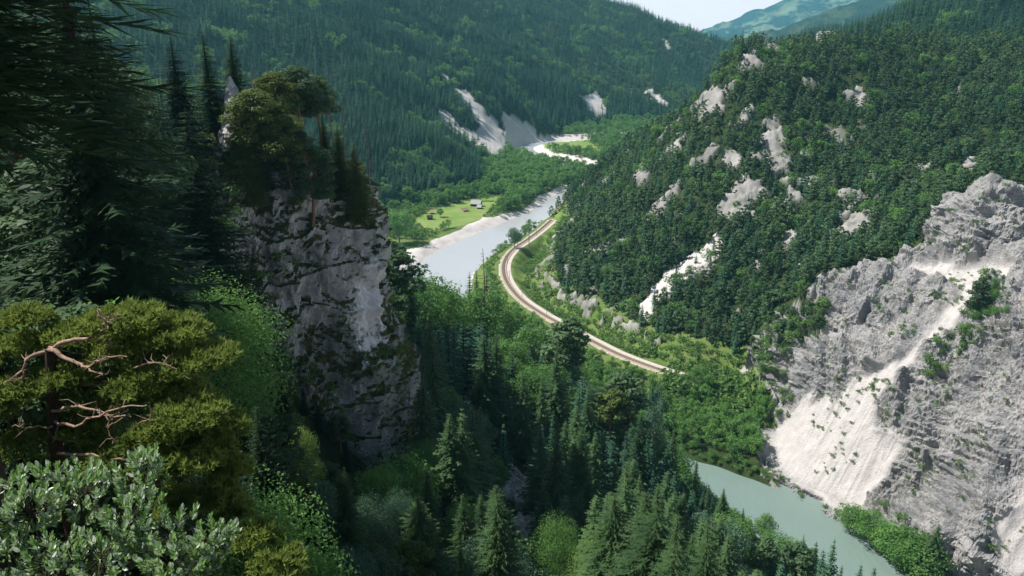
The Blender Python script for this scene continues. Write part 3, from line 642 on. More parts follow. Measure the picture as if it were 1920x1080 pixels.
# ------------------------------------------------------------------ single trees named by where the photograph shows them
def place(px, ytop, kind, label, Y=None, h=None, wide=1.0, lod=0, var=None, group=None):
    if Y is None:                        # nearest spot on the sight line where a tree this tall reaches it
        d = ray(px, ytop); t = 40.0
        while t < 900:
            p = CAM + d * t; g, _ = ground(p[0], p[1])
            if p[2] - g <= h: break
            t += 2
    else:
        p = at(px, ytop, Y); g, _ = ground(p[0], p[1]); h = p[2] - g
    if h < 2: print('short', px, ytop, kind, round(h, 1)); h = 2
    o = plant(kind, 2 if p[1] < 175 else 0, p[0], p[1], g, h, label, group, wide=wide, var=var)
    d = np.linalg.norm(p - CAM); TAKEN.append((px, ytop, h * F / d, d, p[0], p[1], h * (.17 if kind == 'spruce' else .26) * wide))
    print('hero', kind, px, ytop, 'Y %.0f h %.1f' % (p[1], h)); return o
H_ = [
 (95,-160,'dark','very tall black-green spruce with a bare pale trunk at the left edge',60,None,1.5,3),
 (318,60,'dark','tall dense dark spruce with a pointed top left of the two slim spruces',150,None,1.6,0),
 (383,52,'spruce','slim dark spruce, left one of two standing close together behind the cliff top',158,None,1.35,1),
 (430,60,'spruce','slim dark spruce with a long bare trunk, right one of two behind the cliff top',161,None,1.35,0),
 (486,205,'spruce','ragged olive-green spruce with a visible straight trunk before the cliff edge',150,None,.9,4),
 (432,182,'slim','small sunlit slim spruce in front of the left foot of the pale pinnacle',149,None,1.3,1),
 (470,168,'olive','yellowish pine covering the right foot of the pale pinnacle',150,None,1.2,1),
 (452,186,'slim','sunlit yellow-green slim spruce right in front of the pale pinnacle',148,None,1.1,2),
 (528,172,'slim','sunlit slim conifer in front of the flat-topped cliff pines',152,None,1.1,0),
 (605,205,'slim','sunlit slim conifer below the right flat-topped pine on the cliff',158,None,1.1,1),
 (632,228,'slim','short sunlit conifer under the reddish leafless ones on the cliff',157,None,1.3,2),
 (662,262,'slim','lowest sunlit conifer on the right shoulder of the cliff',156,None,1.5,0),
 (470,118,'dead','bare grey dead trunk beside the pale rock on the cliff top',150,None,.8,0),
 (512,135,'olive','sunlit yellow-green pine at the left end of the cliff-top pines',158,None,1.1,1),
 (560,125,'pine','flat-topped pine with tall bare trunk, middle of the cliff-top pines',164,None,1.15,1),
 (590,142,'pine','flat-topped pine at the right end of the cliff-top pines',168,None,1.0,3),
 (540,128,'pine','narrow pine squeezed between the flat-topped cliff-top pines',170,None,.8,0),
 (616,162,'dead','reddish leafless conifer right of the cliff-top pines',166,None,1.3,1),
 (640,190,'dead','shorter reddish leafless conifer right of its taller twin on the cliff top',168,None,1.3,0),
 (687,232,'dead','thin leafless conifer on the right shoulder of the grey cliff',165,None,1.0,1),
 (572,245,'pine','low round pine on the cliff edge below the flat-topped pines',150,None,1.1,2),
 (535,215,'olive','low yellowish pine on the cliff edge left of the round pine',148,None,1.1,0),
 (130,285,'pine','dark pine with one sunlit layered side, lower left of the very tall spruce',72,None,1.25,2),
 (185,118,'pine','sunlit pine under the gap showing the blue mountain',100,None,.8,1),
 (232,175,'dark','narrow black spruce left of the tall pointed spruce by the cliff',98,None,.8,3),
 (288,478,'lime','small crooked pale-green tree on the ledge below the stony path',92,None,.9,0),
 (215,430,'pine','dark pine in the deep hollow left of the grey cliff',86,None,.9,2),
 (258,165,'dark','black spruce tip left of the narrow black spruce, before the blue mountain',118,None,1.3,1),
 (285,150,'dark','thin black spruce close against the left side of the tall pointed spruce',135,None,1.1,2),
 (345,190,'dark','low black spruce under the slim pair of spruces',125,None,1.4,0),
 (30,150,'pine','dim pine half hidden behind the very tall spruce at the left edge',80,None,1.1,0),
 (562,790,'lime','bright lime-green young tree at the foot of the grey cliff',100,None,.62,3),
 (590,898,'pale','blue-green round leafy tree at the bottom, left of two alike',92,None,1.0,0),
 (690,915,'pale','blue-green leafy tree at the bottom, right of two alike',96,None,.75,1),
 (745,905,'pale','thin blue-green tree with open crown right of the round ones',104,None,.6,3),
 (640,1030,'pale','low blue-green treetop at the very bottom edge',78,None,1.2,2),
 (760,1010,'olive','rusty-green bushy conifer at the bottom edge left of centre',92,None,.9,2),
 (800,868,'spruce','broad mid-green spruce left of the dry gully',112,None,1.0,2),
 (855,792,'spruce','tall ragged spruce rising behind the leafy trees left of the gully',145,None,1.0,4),
 (790,815,'broad','leafy green tree against the right foot of the grey cliff',140,None,1.0,0),
 (905,1000,'pale','pale leafy treetop at the bottom edge left of the gully',95,None,1.2,0),
 (930,850,'broad','dark leafy tree leaning over the upper end of the dry gully',175,None,.8,1),
 (980,690,'spruce','full mid-green spruce with sunlit left side above the gully',205,None,1.1,0),
 (1048,650,'spruce','tallest dark spruce in the middle of the picture',222,None,1.1,1),
 (1016,700,'spruce','narrow spruce squeezed behind the full spruce and the tallest one',215,None,.9,3),
 (1088,795,'spruce','sunlit spruce with silvery side branches right of the gully',168,None,1.1,2),
 (1068,600,'pine','tall pine crown standing before the railway curve',262,None,1.0,1),
 (1130,980,'lime','young light-green conifer-shaped tree at the bottom edge right of the gully',112,None,.75,3),
 (1045,955,'broad','round leafy green tree right beside the pale stones of the gully',128,None,.8,0),
 (1180,700,'pine','brownish pine with sparse crown over the bright floodplain woods',240,None,1.1,0),
 (1150,735,'olive','reddish-brown sparse conifer left of the slim pale-green treetop',232,None,1.0,3),
 (1230,735,'pale','slim pale-green treetop right of the brownish pines',250,None,.5,3),
 (1200,770,'spruce','large feathery grey-green spruce right of centre near the bottom',205,None,1.1,4),
 (1262,800,'spruce','dark spruce between the feathery one and the river',215,None,1.0,1),
 (1305,860,'spruce','ragged spruce whose tip touches the upper end of the green river',212,None,1.0,4),
 (1358,912,'spruce','dark dense spruce standing in front of the green river',205,None,1.1,0),
 (1396,950,'spruce','slim dark spruce just right of the dense one before the green river',210,None,.9,1),
 (1330,905,'spruce','half hidden spruce left of the dense one before the green river',200,None,.9,3),
 (1412,1020,'lime','small yellowish treetop at the foot of the spruces by the green river',190,None,.8,1),
 (1437,1012,'pine','round dark pine top at the bottom edge before the green river, left of its twin',186,None,1.0,2),
 (1492,1020,'pine','round dark pine top at the bottom edge before the green river, right of its twin',186,None,1.0,0),
 (900,700,'pale','slender silvery-green tree in the dark wood behind the gully',215,None,.6,3),
 (905,525,'broad','sunlit rounded treetop in the wood just below the river bend',300,None,1.2,0),
 (845,520,'broad','bright green treetop left of the small dark spruces below the river bend',285,None,1.1,1),
 (800,500,'broad','bright green treetop nearest the cliff below the pale gravel bank',275,None,1.0,2),
 (955,560,'broad','rounded leafy tree beside the railway curve at the edge of the wood',310,None,1.2,3),
 (1000,600,'broad','bright yellow-green crown close under the railway curve',290,None,1.2,0),
 (1150,600,'spare','x',1,None,1,0),
 (880,505,'spruce','small dark spruce, left one of three below the river bend',330,None,.9,0),
 (895,498,'spruce','small dark spruce, middle one of three below the river bend',335,None,.9,1),
 (912,502,'spruce','small dark spruce, right one of three below the river bend',335,None,1.0,2),
 (906,462,'dead','leaning bare dead treetop against the pale river bend',300,None,1.2,1),
 (735,455,'pine','tall dark conifer hugging the right side of the cliff before the river',235,None,1.2,0),
 (762,478,'spruce','dark conifer between the cliff and the pale gravel bank',255,None,1.1,4),
 (745,388,'broad','very large round broadleaf tree on the meadow edge beside the cliff',700,None,1.35,0),
 (965,424,'pale','isolated leafy tree on the river bank at the start of the railway curve',650,None,1.1,0),
 (992,410,'dead','thin bare tree beside the isolated leafy tree on the river bank',660,None,1.3,0),
 (825,388,'broad','round dark tree on the meadow just right of the two small sheds',800,None,1.2,1),
 (945,368,'lime','pale yellowish tree at the right end of the meadow',850,None,1.3,2),
 (1602,940,'broad','dark leafy tree at the left end of the clump on the far river bank',278,None,1.25,0),
 (1640,958,'broad','dark leafy tree in the middle of the clump on the far river bank',271,None,1.25,2),
 (1688,975,'broad','dark leafy bush-like tree right in the clump on the far river bank',259,None,1.25,1),
 (1722,985,'broad','dark leafy bush-like tree at the right end of the clump on the far river bank',254,None,1.15,3),
 (1622,955,'broad','smaller dark leafy tree second from the left in the far bank clump',275,None,1.2,3),
 (1664,975,'broad','smaller dark leafy tree just right of the middle of the far bank clump',265,None,1.25,1),
 (1706,990,'broad','smaller dark leafy tree second from the right in the far bank clump',256,None,1.2,2),
 (1742,1005,'broad','low dark leafy tree between the far bank clump and its lone spruce',251,None,1.2,0),
 (1762,980,'spruce','lone dark spruce right of the leafy clump on the far river bank',248,None,1.4,0),
 (1842,520,'pine','dark pine at the top of the wooded rib in the white rock slope',338,None,1.0,2),
]
for px, yt, kd, lb, Y, h, wd_, var in H_:
    if kd != 'spare': place(px, yt, kd, lb, Y, h, wd_, 0, var)
# ------------------------------------------------------------------ woods: every tree has its own spot
rng = np.random.RandomState(5)
SKY_X = [-900,165,172,300,340,450,520,640,700,712,750,800,850,950,1000,1040,1075,1100,1170,1200,1250,1300,1340,1400,1430,1530,1560,1700]
SKY_Y = [-900,-900,122,140,165,215,265,300,335,460,490,515,545,585,610,620,640,720,725,775,800,885,925,965,1020,1050,1150,1300]
FR_X = [-900,0,60,250,320,330,395,400,440,470,540,620,700,770,790,850,900,940,952,1014,1020,1100,1180,1250,1340,1430,1530,1600]
FR_Y = [-900,-500,300,330,430,480,500,560,660,770,850,860,865,830,800,760,735,730,1090,1090,760,760,800,860,960,1040,1060,1200]
cand = []
for r0, r1, sp in ((34, 110, 5.2), (110, 350, 7.6), (350, 560, 4.6), (560, 1050, 5.3), (1050, 1650, 7.6), (1650, 2700, 11.0)):
    xs = np.arange(-r1 * .68, r1 * .68, sp); ys = np.arange(0, r1, sp); X_, Y_ = np.meshgrid(xs, ys)
    X_ = (X_ + rng.uniform(-.46, .46, X_.shape) * sp).ravel(); Y_ = (Y_ + rng.uniform(-.46, .46, Y_.shape) * sp).ravel()
    r = np.hypot(X_, Y_); m = (r >= r0) & (r < r1) & (np.abs(X_) < .69 * Y_ + 6); cand.append(np.column_stack([X_[m], Y_[m]]))
cand = np.vstack(cand); cx, cy = cand.T
ch = height(cx, cy); cr_ = np.hypot(cx, cy)
e1 = height(cx + 2, cy); e2 = height(cx, cy + 2); slope = np.hypot(e1 - ch, e2 - ch) / 2
ddR, _, sdR = poly_dist(cx, cy, RAILS); ddV, hh, sdV = poly_dist(cx, cy, RIVS, RIVS[:, 2]); de = ddV - hh
def inp(names): 
    m = np.zeros(cx.shape, bool)
    for k in names: m |= soft(cx, cy, WP[k], 3, 10)
    return m
bare = inp(['rockA','rockB','rockE','rockF','rockG','rockH','rockJ','rockK','rockL','rockM','rockN','rockO','rockP','rockQ','screeC','screeD']) | (inp(['rockI']) & (fbm(cx / 9, cy / 9, 12, 3) > .12))
fans = np.zeros(cx.shape, bool)
for k in ('fan','fanb','fanc','fand','fane'): fans |= soft(cx, cy, WP[k], 9, 30)
mead = inp(['meadow', 'meadow2', 'fanf']); gul = inp(['gully', 'path'])
incliff = inside(cx, cy, cliffW)
floor = (ch < 11) & (cr_ > 380)
rhill = (cy > 380) & (cy < 870) & (ch > 11) & (cx > 5 + np.clip((592 - cy) * .5, 0, 400) * .9) & (cx > np.where(cy > 590, 12, -99))
near = (cr_ < 500) & (~rhill) & (cx < 95) & ((sdV > 0) | (ddV > 90)) & ~((cy > 390) & (ch < 11))
u = rng.rand(len(cx)); u2 = rng.rand(len(cx)); u3 = rng.rand(len(cx)); patch = fbm(cx / 60, cy / 60, 9, 3); patch2 = fbm(cx / 160, cy / 160, 4, 3); pf = fbm(cx / 22, cy / 22, 2, 3)
keep = (ddR > 7) & (de > 3 + 12 * ((cy > 560) & (cy < 1400)) + 13 * ((cy > 580) & (cy < 800) & (cx < -20))) & ~gul & ~incliff & ~(fans & (u < .985)) & ~(mead & (u < .996)) & ~(bare & (u < .88))
keep &= ~((ddR < 13) & (sdR > 0) & (u3 < .93)) & ~(rhill & (patch2 * .3 + pf > .62) & (u3 < .75))
keep &= ~((cr_ > 60) & (inside(cx, cy, np.column_stack([cc[0] + (fp[:, 0] - cc[0]) * 1.02, cc[1] + (fp[:, 1] - cc[1]) * 1.02]))))
kind = np.full(len(cx), 'spruce', object); hgt = 15 + 9 * u2
far = ~near & ~rhill & ~floor
kind[far & (patch + .5 * patch2 > .38) & (u < .75)] = 'broad'; hgt[far] = (15 + 9 * u2)[far]
k_ = far & (kind == 'broad'); hgt[k_] = (11 + 5 * u2)[k_]
m = rhill; kind[m & (u < .70)] = 'pine'; kind[m & (u > .91)] = 'broad'; hgt[m] = (6 + 9.5 * u2 ** 1.3)[m]; hgt[m & (kind == 'spruce')] *= 1.3
oc = OUT(cx, cy) > .5; keep &= ~(rhill & oc & (u3 < .68)); hgt[rhill & oc] *= .75
m = floor; kind[m] = 'broad'; hgt[m] = (6 + 6 * u2)[m]; hgt[m & (cy > 560)] = (8 + 11 * u2)[m & (cy > 560)]; _mb = m & (cy > 560) & (cy < 850) & (cx < -15); hgt[_mb] = (5 + 6 * u2)[_mb]; hgt[m & (cy < 420) & (cx > 60)] = (8 + 5 * u2)[m & (cy < 420) & (cx > 60)]; m2 = m & (u < .25); kind[m2] = 'shrub'; hgt[m2] = (2.2 + 2.5 * u3)[m2]
m = (ddR < 34) & (sdR > 0) & (ch < 24) & ~near; kind[m] = 'shrub'; hgt[m] = (2.8 + 3.2 * u3)[m]
m = (ddR < 11) & (sdR < 0) & ~near; kind[m] = 'shrub'; hgt[m] = (1.8 + 2.2 * u3)[m]
m = (cy > 300) & (cy < 440) & (cx > 78) & (ch < 32) & ~rhill; kind[m & (kind == 'spruce')] = 'broad'; hgt[m] = (6 + 6 * u2)[m]; hgt[m & (sdR < 0) & (ddR < 30)] = 10
m = near & (patch + .35 * pf > .2); kind[m] = 'broad'; hgt[m] = (12 + 10 * u2)[m]; m = near & (kind == 'spruce'); hgt[m] = (24 + 17 * u3)[m]
pxl, _, _ = project(np.column_stack([cx, cy, ch + 15]))
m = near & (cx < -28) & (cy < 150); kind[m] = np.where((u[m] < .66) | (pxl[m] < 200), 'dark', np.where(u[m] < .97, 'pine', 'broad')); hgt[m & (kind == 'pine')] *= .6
m = near & (cx >= -34) & (cx < -8) & (cy < 105); kind[m] = np.where(u3[m] < .25, 'dark', np.where(u3[m] < .5, 'spruce', np.where(u3[m] < .85, 'pine', kind[m])))
m = near & (kind == 'broad') & (cx > -28) & (u < .22); kind[m] = 'pale'
pxx, pyy, ff = project(np.column_stack([cx, cy, ch + hgt])); dist = np.sqrt(cx**2 + cy**2 + (ch - 200)**2)
px0, py0, _ = project(np.column_stack([cx, cy, ch]))
# the foreground wood is lower where the valley shows over it
cap = np.interp(pxx, SKY_X, SKY_Y); cap = np.where(cr_ < 150, np.maximum(cap, np.interp(pxx, FR_X, FR_Y)), cap)
cap = np.where((cr_ < 235) & (pxx > 948) & (pxx < 1016), np.maximum(cap, 1085), cap)
over = near & (pyy < cap)
frac = (py0 - cap) / np.maximum(py0 - pyy, 1); hgt = np.where(over, hgt * np.clip(frac, 0, 1), hgt); keep &= ~(over & (hgt < np.where(cr_ < 150, 3.5, 8)))
pxx, pyy, ff = project(np.column_stack([cx, cy, ch + hgt])); size = hgt * F / dist
for (hx, hy, hs, hd, X0, Y0, rad_) in TAKEN:
    keep &= ~(np.hypot(cx - X0, cy - Y0) < rad_ + 1.6)
    ov = (dist < hd) & (np.abs(pxx - hx) < rad_ * F / hd * .8 + size * .10) & (pyy < hy + .5 * hs) & near
    sc_ = np.clip((py0 - hy - .5 * hs) / np.maximum(py0 - pyy, 1), 0, 1); h2 = hgt * sc_; keep &= ~(ov & (h2 < 6)); hgt = np.where(ov, np.maximum(h2, 6), hgt); pyy = np.where(ov, hy + .5 * hs, pyy)
size = hgt * F / dist
keep &= (pxx > -160) & (pxx < 2080) & (py0 > -60) & (pyy < 1180)
idx = np.where(keep)[0]; vis = []
for i in idx:
    tgt = Vector((cx[i], cy[i], ch[i] + hgt[i] * 1.1)); o_v = Vector(CAM); d = tgt - o_v; L = d.length; d.normalize()
    ok, loc, _, _ = terrain.ray_cast(o_v, d, distance=L * (.985 if L > 400 else .95))
    hid = False
    if ok: hid = True
    vis.append(not hid)
idx = idx[np.array(vis)]
print('trees', len(idx), {k: int((kind[idx] == k).sum()) for k in set(kind)})
ZONE = np.where(near, 'near', np.where(rhill, 'rhill', np.where(floor, 'floor', 'far')))
LBL = {
 ('spruce','near'): ('dark spruce among the shaded wood below and right of the grey cliff', 'spruces of the shaded foreground wood'),
 ('dark','near'): ('almost black spruce in the deep shade of the wood at the left', 'black spruces of the left wood'),
 ('pine','near'): ('dark pine in the deep shade of the wood at the left', 'pines of the left wood'),
 ('broad','near'): ('leafy green tree among the foreground wood between cliff and river', 'leafy trees of the foreground wood'),
 ('pale','near'): ('pale blue-green leafy tree among the foreground wood', 'pale leafy trees of the foreground wood'),
 ('pine','rhill'): ('dark green round-topped pine in the wood on the right hillside above the railway', 'pines on the right hillside'),
 ('spruce','rhill'): ('pointed dark spruce in the wood on the right hillside above the railway', 'spruces on the right hillside'),
 ('broad','rhill'): ('lighter leafy tree scattered in the wood on the right hillside', 'leafy trees on the right hillside'),
 ('broad','floor'): ('bright green leafy tree in the floodplain wood on the valley floor', 'leafy trees on the valley floor'),
 ('shrub','floor'): ('low green shrub between the trees on the valley floor', 'shrubs on the valley floor'),
 ('shrub','rhill'): ('low green shrub on the slope just above the railway', 'shrubs above the railway'),
 ('shrub','far'): ('low green shrub on the slope beside the railway', 'shrubs beside the railway'),
 ('broad','far'): ('light green leafy tree in the forest on the left mountain', 'leafy trees of the left mountain forest'),
 ('spruce','far'): ('dark spruce at the near edge of the forest on the left mountain', 'spruces of the left mountain forest')}
PROTO['shrub', 1] = protos('shrub', [(None, shrub(s, 3, 6, 22, .32), 3) for s in (21, 22, 23)], None, M['shrub'])
PROTO['pale', 1] = recolor(PROTO['broad', 1], M['pale'])
inview = (pxx > -20) & (pxx < 1940) & (pyy < 1090) & (py0 > -10) | (dist < 110)
groups_left = {}
for K in ('spruce', 'dark', 'pine', 'broad', 'pale', 'shrub'):
    ii = idx[kind[idx] == K]; used_ = sum(1 for t in H_ if t[2] == K); lim = {'spruce': 185, 'dark': 75, 'pine': 150, 'broad': 215, 'pale': 36, 'shrub': 60}[K]
    sz = np.where(inview[ii], size[ii], 0); od = ii[np.argsort(-sz)]
    for i in od[:lim]:
        z_ = ch[i]; lb, gp = LBL.get((K, ZONE[i]), ('%s tree in the woods of the gorge' % K, '%s trees in the gorge' % K))
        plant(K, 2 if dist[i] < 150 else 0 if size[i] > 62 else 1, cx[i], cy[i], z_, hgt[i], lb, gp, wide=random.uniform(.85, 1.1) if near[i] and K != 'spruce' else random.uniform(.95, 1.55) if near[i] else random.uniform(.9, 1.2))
    groups_left[K] = od[lim:][dist[od[lim:]] > 150]
# everything smaller: one object per kind, each tree an instance on its own point
EXTRA = {'shrub': [], 'pine': []}
def wood(name, K, ids, label, cat, extra=()):
    PT = np.column_stack([cx[ids], cy[ids], ch[ids] - .02 * hgt[ids], hgt[ids]])
    if len(extra): PT = np.vstack([PT, np.array(extra)])
    src = []
    for t, c, H in PROTO[K, 1]:
        tr = MB(); V = []
        me_list = [m for m in (t, c) if m]
        o = bpy.data.objects.new(K + '_source', None)
        vs, fs, mi, off = [], {3: [], 4: []}, {3: [], 4: []}, 0
        for q, me in enumerate(me_list):
            v = np.empty(len(me.vertices) * 3, np.float32); me.vertices.foreach_get('co', v); v = v.reshape(-1, 3)
            lt = np.empty(len(me.polygons), np.int32); me.polygons.foreach_get('loop_total', lt)
            lv = np.empty(len(me.loops), np.int32); me.loops.foreach_get('vertex_index', lv)
            st = np.concatenate([[0], np.cumsum(lt)[:-1]])
            for k in (3, 4):
                w = st[lt == k]
                if len(w): fs[k].append(lv[w[:, None] + np.arange(k)] + off); mi[k] += [q] * len(w)
            vs.append(v); off += len(v)
        Fs = [np.concatenate(fs[k]) for k in (4, 3) if fs[k]]; MI = mi[4] + mi[3]
        so_ = mesh_np(K + '_source', np.concatenate(vs), Fs, [m.materials[0] for m in me_list], link=False, mi=MI)
        src.append((so_, H))
    pts = PT[:, :3]; ids = PT
    me = bpy.data.meshes.new(name); me.vertices.add(len(ids)); me.vertices.foreach_set('co', pts.astype(np.float32).ravel())
    a = me.attributes.new('scl', 'FLOAT', 'POINT'); a.data.foreach_set('value', (PT[:, 3] / src[0][1]).astype(np.float32))
    a = me.attributes.new('rot', 'FLOAT', 'POINT'); a.data.foreach_set('value', rng.uniform(0, 6.28, len(ids)).astype(np.float32))
    a = me.attributes.new('pick', 'INT', 'POINT'); a.data.foreach_set('value', rng.randint(0, len(src), len(ids)).astype(np.int32))
    o = bpy.data.objects.new(name, me); COL.objects.link(o); tag(o, label, cat, kind='stuff')
    g = bpy.data.node_groups.new(name, 'GeometryNodeTree')
    g.interface.new_socket('Geometry', in_out='INPUT', socket_type='NodeSocketGeometry'); g.interface.new_socket('Geometry', in_out='OUTPUT', socket_type='NodeSocketGeometry')
    N_ = lambda t: g.nodes.new(t)
    gi, go = N_('NodeGroupInput'), N_('NodeGroupOutput'); ip = N_('GeometryNodeInstanceOnPoints'); jn = N_('GeometryNodeJoinGeometry')
    for so_, H in reversed(src):
        oi = N_('GeometryNodeObjectInfo'); oi.inputs['Object'].default_value = so_; oi.inputs['As Instance'].default_value = True
        g.links.new(oi.outputs['Geometry'], jn.inputs[0])
    def at2(nm, ty):
        n_ = N_('GeometryNodeInputNamedAttribute'); n_.data_type = ty; n_.inputs['Name'].default_value = nm; return n_.outputs['Attribute']
    cb = N_('ShaderNodeCombineXYZ'); g.links.new(at2('rot', 'FLOAT'), cb.inputs[2])
    g.links.new(gi.outputs[0], ip.inputs['Points']); g.links.new(jn.outputs[0], ip.inputs['Instance']); ip.inputs['Pick Instance'].default_value = True
    g.links.new(at2('pick', 'INT'), ip.inputs['Instance Index']); g.links.new(cb.outputs[0], ip.inputs['Rotation']); g.links.new(at2('scl', 'FLOAT'), ip.inputs['Scale'])
    g.links.new(ip.outputs[0], go.inputs[0])
    md = o.modifiers.new('woods', 'NODES'); md.node_group = g
wood('spruce_forest', 'spruce', groups_left['spruce'], 'dark spruce forest covering the far mountainside and slopes', 'forest')
wood('broadleaf_forest', 'broad', np.concatenate([groups_left['broad'], groups_left['pale']]), 'light green leafy woodland on the valley floor and mountainside', 'forest')
# shrubs on the rock slope and on the cliff
def on_rock(V_, N_, obj, count, test, hr, kinds, label, group, seed, stuff=False):
    r_ = np.random.RandomState(seed); c = 0; tries = 0
    while c < count and tries < count * 60:
        tries += 1; i = r_.randint(len(V_)); p = V_[i]
        if not test(p): continue
        q = random.choice(kinds); h = r_.uniform(*hr)
        X0, Y0, _ = project(p)
        if not (-20 < X0 < 1940 and -20 < Y0 < 1100): continue
        c += 1
        if (q == 'shrub' and (stuff or h < 1.5)) or (q == 'pine' and h < 6 and p[1] > 210): EXTRA[q].append((p[0], p[1], p[2] - .12 * h, h)); continue
        plant(q, 0, p[0], p[1], p[2], h, label, group, wide=1.1)
VR = V[used]; scr_u = scr[used]
def inpoly(p, P_): return inside(np.array([p[0]]), np.array([p[1]]), P_)[0]
incu = incS[used]; VR2 = VR[incu > .45]
on_rock(VR2, None, rock_slope, 85, lambda p: inpoly(p, vegW[0]), (2.5, 6.5), ['pine', 'shrub', 'broad'], 'small dark tree on the wooded rib running down the white rock slope', 'trees on the rib in the white rock slope', 1)
on_rock(VR2, None, rock_slope, 150, lambda p: inpoly(p, vegW[1]), (3, 8.5), ['pine', 'pine', 'shrub', 'spruce'], 'small pine or bush at the upper left edge of the white rock slope', 'trees along the upper left edge of the rock slope', 2)
on_rock(VR2, None, rock_slope, 80, lambda p: inpoly(p, vegW[2]), (1.4, 4.5), ['shrub', 'shrub', 'pine'], 'green bush dotted on the lower left scree of the white slope', 'bushes on the lower left scree', 3)
on_rock(VR2, None, rock_slope, 520, lambda p: perlin(p[0] / 18, p[1] / 18, 3) > .05 and (ground(p[0], p[1], [rock_slope])[1].z > .55), (.6, 2.6), ['shrub'] * 30 + ['oliveshrub'], 'small low bush growing in cracks of the white rock slope', 'bushes in the white rock slope', 4, True)
_px, _py, _pf = project(CLV); fr_ = (CLV[:, 1] < 172) & (CLV[:, 2] > 100)
on_rock(CLV[fr_ & (cap_f := (np.arange(len(CLV)) // nth > nv * .78))], None, cliff, 190, lambda p: p[0] > -96, (1.2, 4.2), ['shrub', 'shrub', 'shrub', 'oliveshrub', 'olive', 'pine'], 'bush or low pine on the mossy top of the grey cliff', 'bushes on the cliff top', 5, True)
on_rock(CLV[fr_ & ~cap_f], None, cliff, 260, lambda p: perlin(p[0] / 8, p[1] / 8, p[2] / 9) > .22 and not (-33 < p[0] < -22 and 135 < p[2] < 158), (.6, 3.2), ['shrub'] * 5 + ['oliveshrub'], 'bush clinging to a ledge of the grey cliff face', 'bushes on the cliff face', 6, True)
on_rock(CLV[fr_ & ~cap_f], None, cliff, 150, lambda p: p[0] < -51 and p[2] > 118, (2.5, 6.5), ['pine', 'olive', 'broad', 'spruce'], 'small tree rooted on the left wooded part of the grey cliff', 'trees on the left part of the cliff', 7)
rf = random.Random(4); nf = 0           # growth on the steep ground at the foot of the grey cliff
while nf < 75:
    x, y = rf.uniform(-56, -18), rf.uniform(104, 142); g, _ = ground(x, y); gt, _ = ground(x, y, [terrain])
    if abs(g - gt) > .3: continue
    nf += 1; k = rf.choice(['shrub', 'shrub', 'broad', 'pine', 'dark', 'olive']); h = rf.uniform(2, 4) if k == 'shrub' else rf.uniform(3.5, 8.5)
    if k == 'shrub' and nf % 2: EXTRA['shrub'].append((x, y, g - .3, h)); continue
    plant(k, 2, x, y, g, h, {'shrub': 'low bush', 'broad': 'small leafy tree', 'pine': 'small dark pine', 'dark': 'small black spruce', 'olive': 'small yellowish pine'}[k] + ' on the dark steep ground at the foot of the grey cliff', 'growth at the foot of the grey cliff', rf, 1.1)
for k, (px, py) in enumerate([(1283,716),(1292,722),(1301,716),(1310,724),(1318,714),(1274,722),(1328,722),(1305,708),(1316,704)]):
    p = at_z(px, py, 14); g, _ = ground(p[0], p[1]); plant('broad', 0, p[0], p[1], g, 6 + (k * 1.7) % 3.5, 'leafy tree closing over the right end of the visible railway track', 'trees at the end of the track', wide=1.2)
n_b = 0                                   # bushes along the foot of the rock slope and both river banks
for i in range(len(RIVS) - 1):
    a, b = RIVS[i], RIVS[i + 1]; L = np.hypot(*(b - a)[:2]); d = (b - a)[:2] / L; nn = np.array([-d[1], d[0]])
    if not (235 < a[1] < 345): continue
    for s in np.arange(0, L, 1.7):
        side = -1; p = a[:2] + d * s + nn * side * (a[2] + random.uniform(.5, 5.5))
        if n_b > 90: break
        g, _ = ground(p[0], p[1]); X0, Y0, _ = project((p[0], p[1], g))
        if g < -.5 or (1530 < X0 < 1600) and random.random() < .6: continue
        if X0 > 1590 and random.random() < .55: continue
        k = random.choice(['shrub', 'shrub', 'broad']); plant(k, 0, p[0], p[1], g, random.uniform(1.4, 3.4) * (1.4 if k == 'broad' else 1), 'round green bush at the water line below the white scree', 'bushes along the far river bank', wide=1.25); n_b += 1
wood('undergrowth', 'shrub', groups_left['shrub'], 'low green undergrowth and small bushes along river, railway and on the rocks', 'undergrowth', EXTRA['shrub'])
wood('pine_forest', 'pine', groups_left['pine'], 'dark green pine wood covering the right hillside', 'forest', EXTRA['pine'])
# ------------------------------------------------------------------ railway
def offset(L, o):
    d = np.gradient(L[:, :2], axis=0); d /= np.linalg.norm(d, axis=1)[:, None]; return L[:, :2] + np.column_stack([-d[:, 1], d[:, 0]]) * o
RL = smooth_line(RAIL, 10)
M['ballast'] = mat_plain('pinkish_ballast', (.43, .35, .27), .95, .1, 1.2, (.27, .21, .165), .1)
M['path'] = mat_plain('pale_gravel_track', (.55, .49, .45), .95, .1, .8, (.42, .37, .34), .05)
M['steel'] = mat_plain('rail_steel', (.16, .12, .10), .4, .5, 3, (.09, .06, .05), 0, .8)
M['sleeper'] = mat_plain('grey_sleeper', (.20, .18, .17), .9, .1, 2)
M['mast'] = mat_plain('mast_steel', (.22, .23, .23), .6, .4, 2, None, 0, .5)
def strip(L, prof):                       # prof: list of (offset, z)
    mb = MB(); P = [np.column_stack([offset(L, o), np.full(len(L), z)]) for o, z in prof]; m = len(L)
    V_ = np.concatenate(P); Q = [[a*m+i, a*m+i+1, (a+1)*m+i+1, (a+1)*m+i] for a in range(len(prof) - 1) for i in range(m - 1)]
    return mb.add(V_, np.array(Q)[:, ::-1])
rt = empty('railway_track', (RL[0, 0], RL[0, 1], 13.7)); tag(rt, 'single railway track on a pinkish ballast bed curving round the foot of the right hill', 'railway')
def rel(o, root): o.parent = root; o.matrix_parent_inverse = Matrix.Translation(-Vector(root.location)); return o
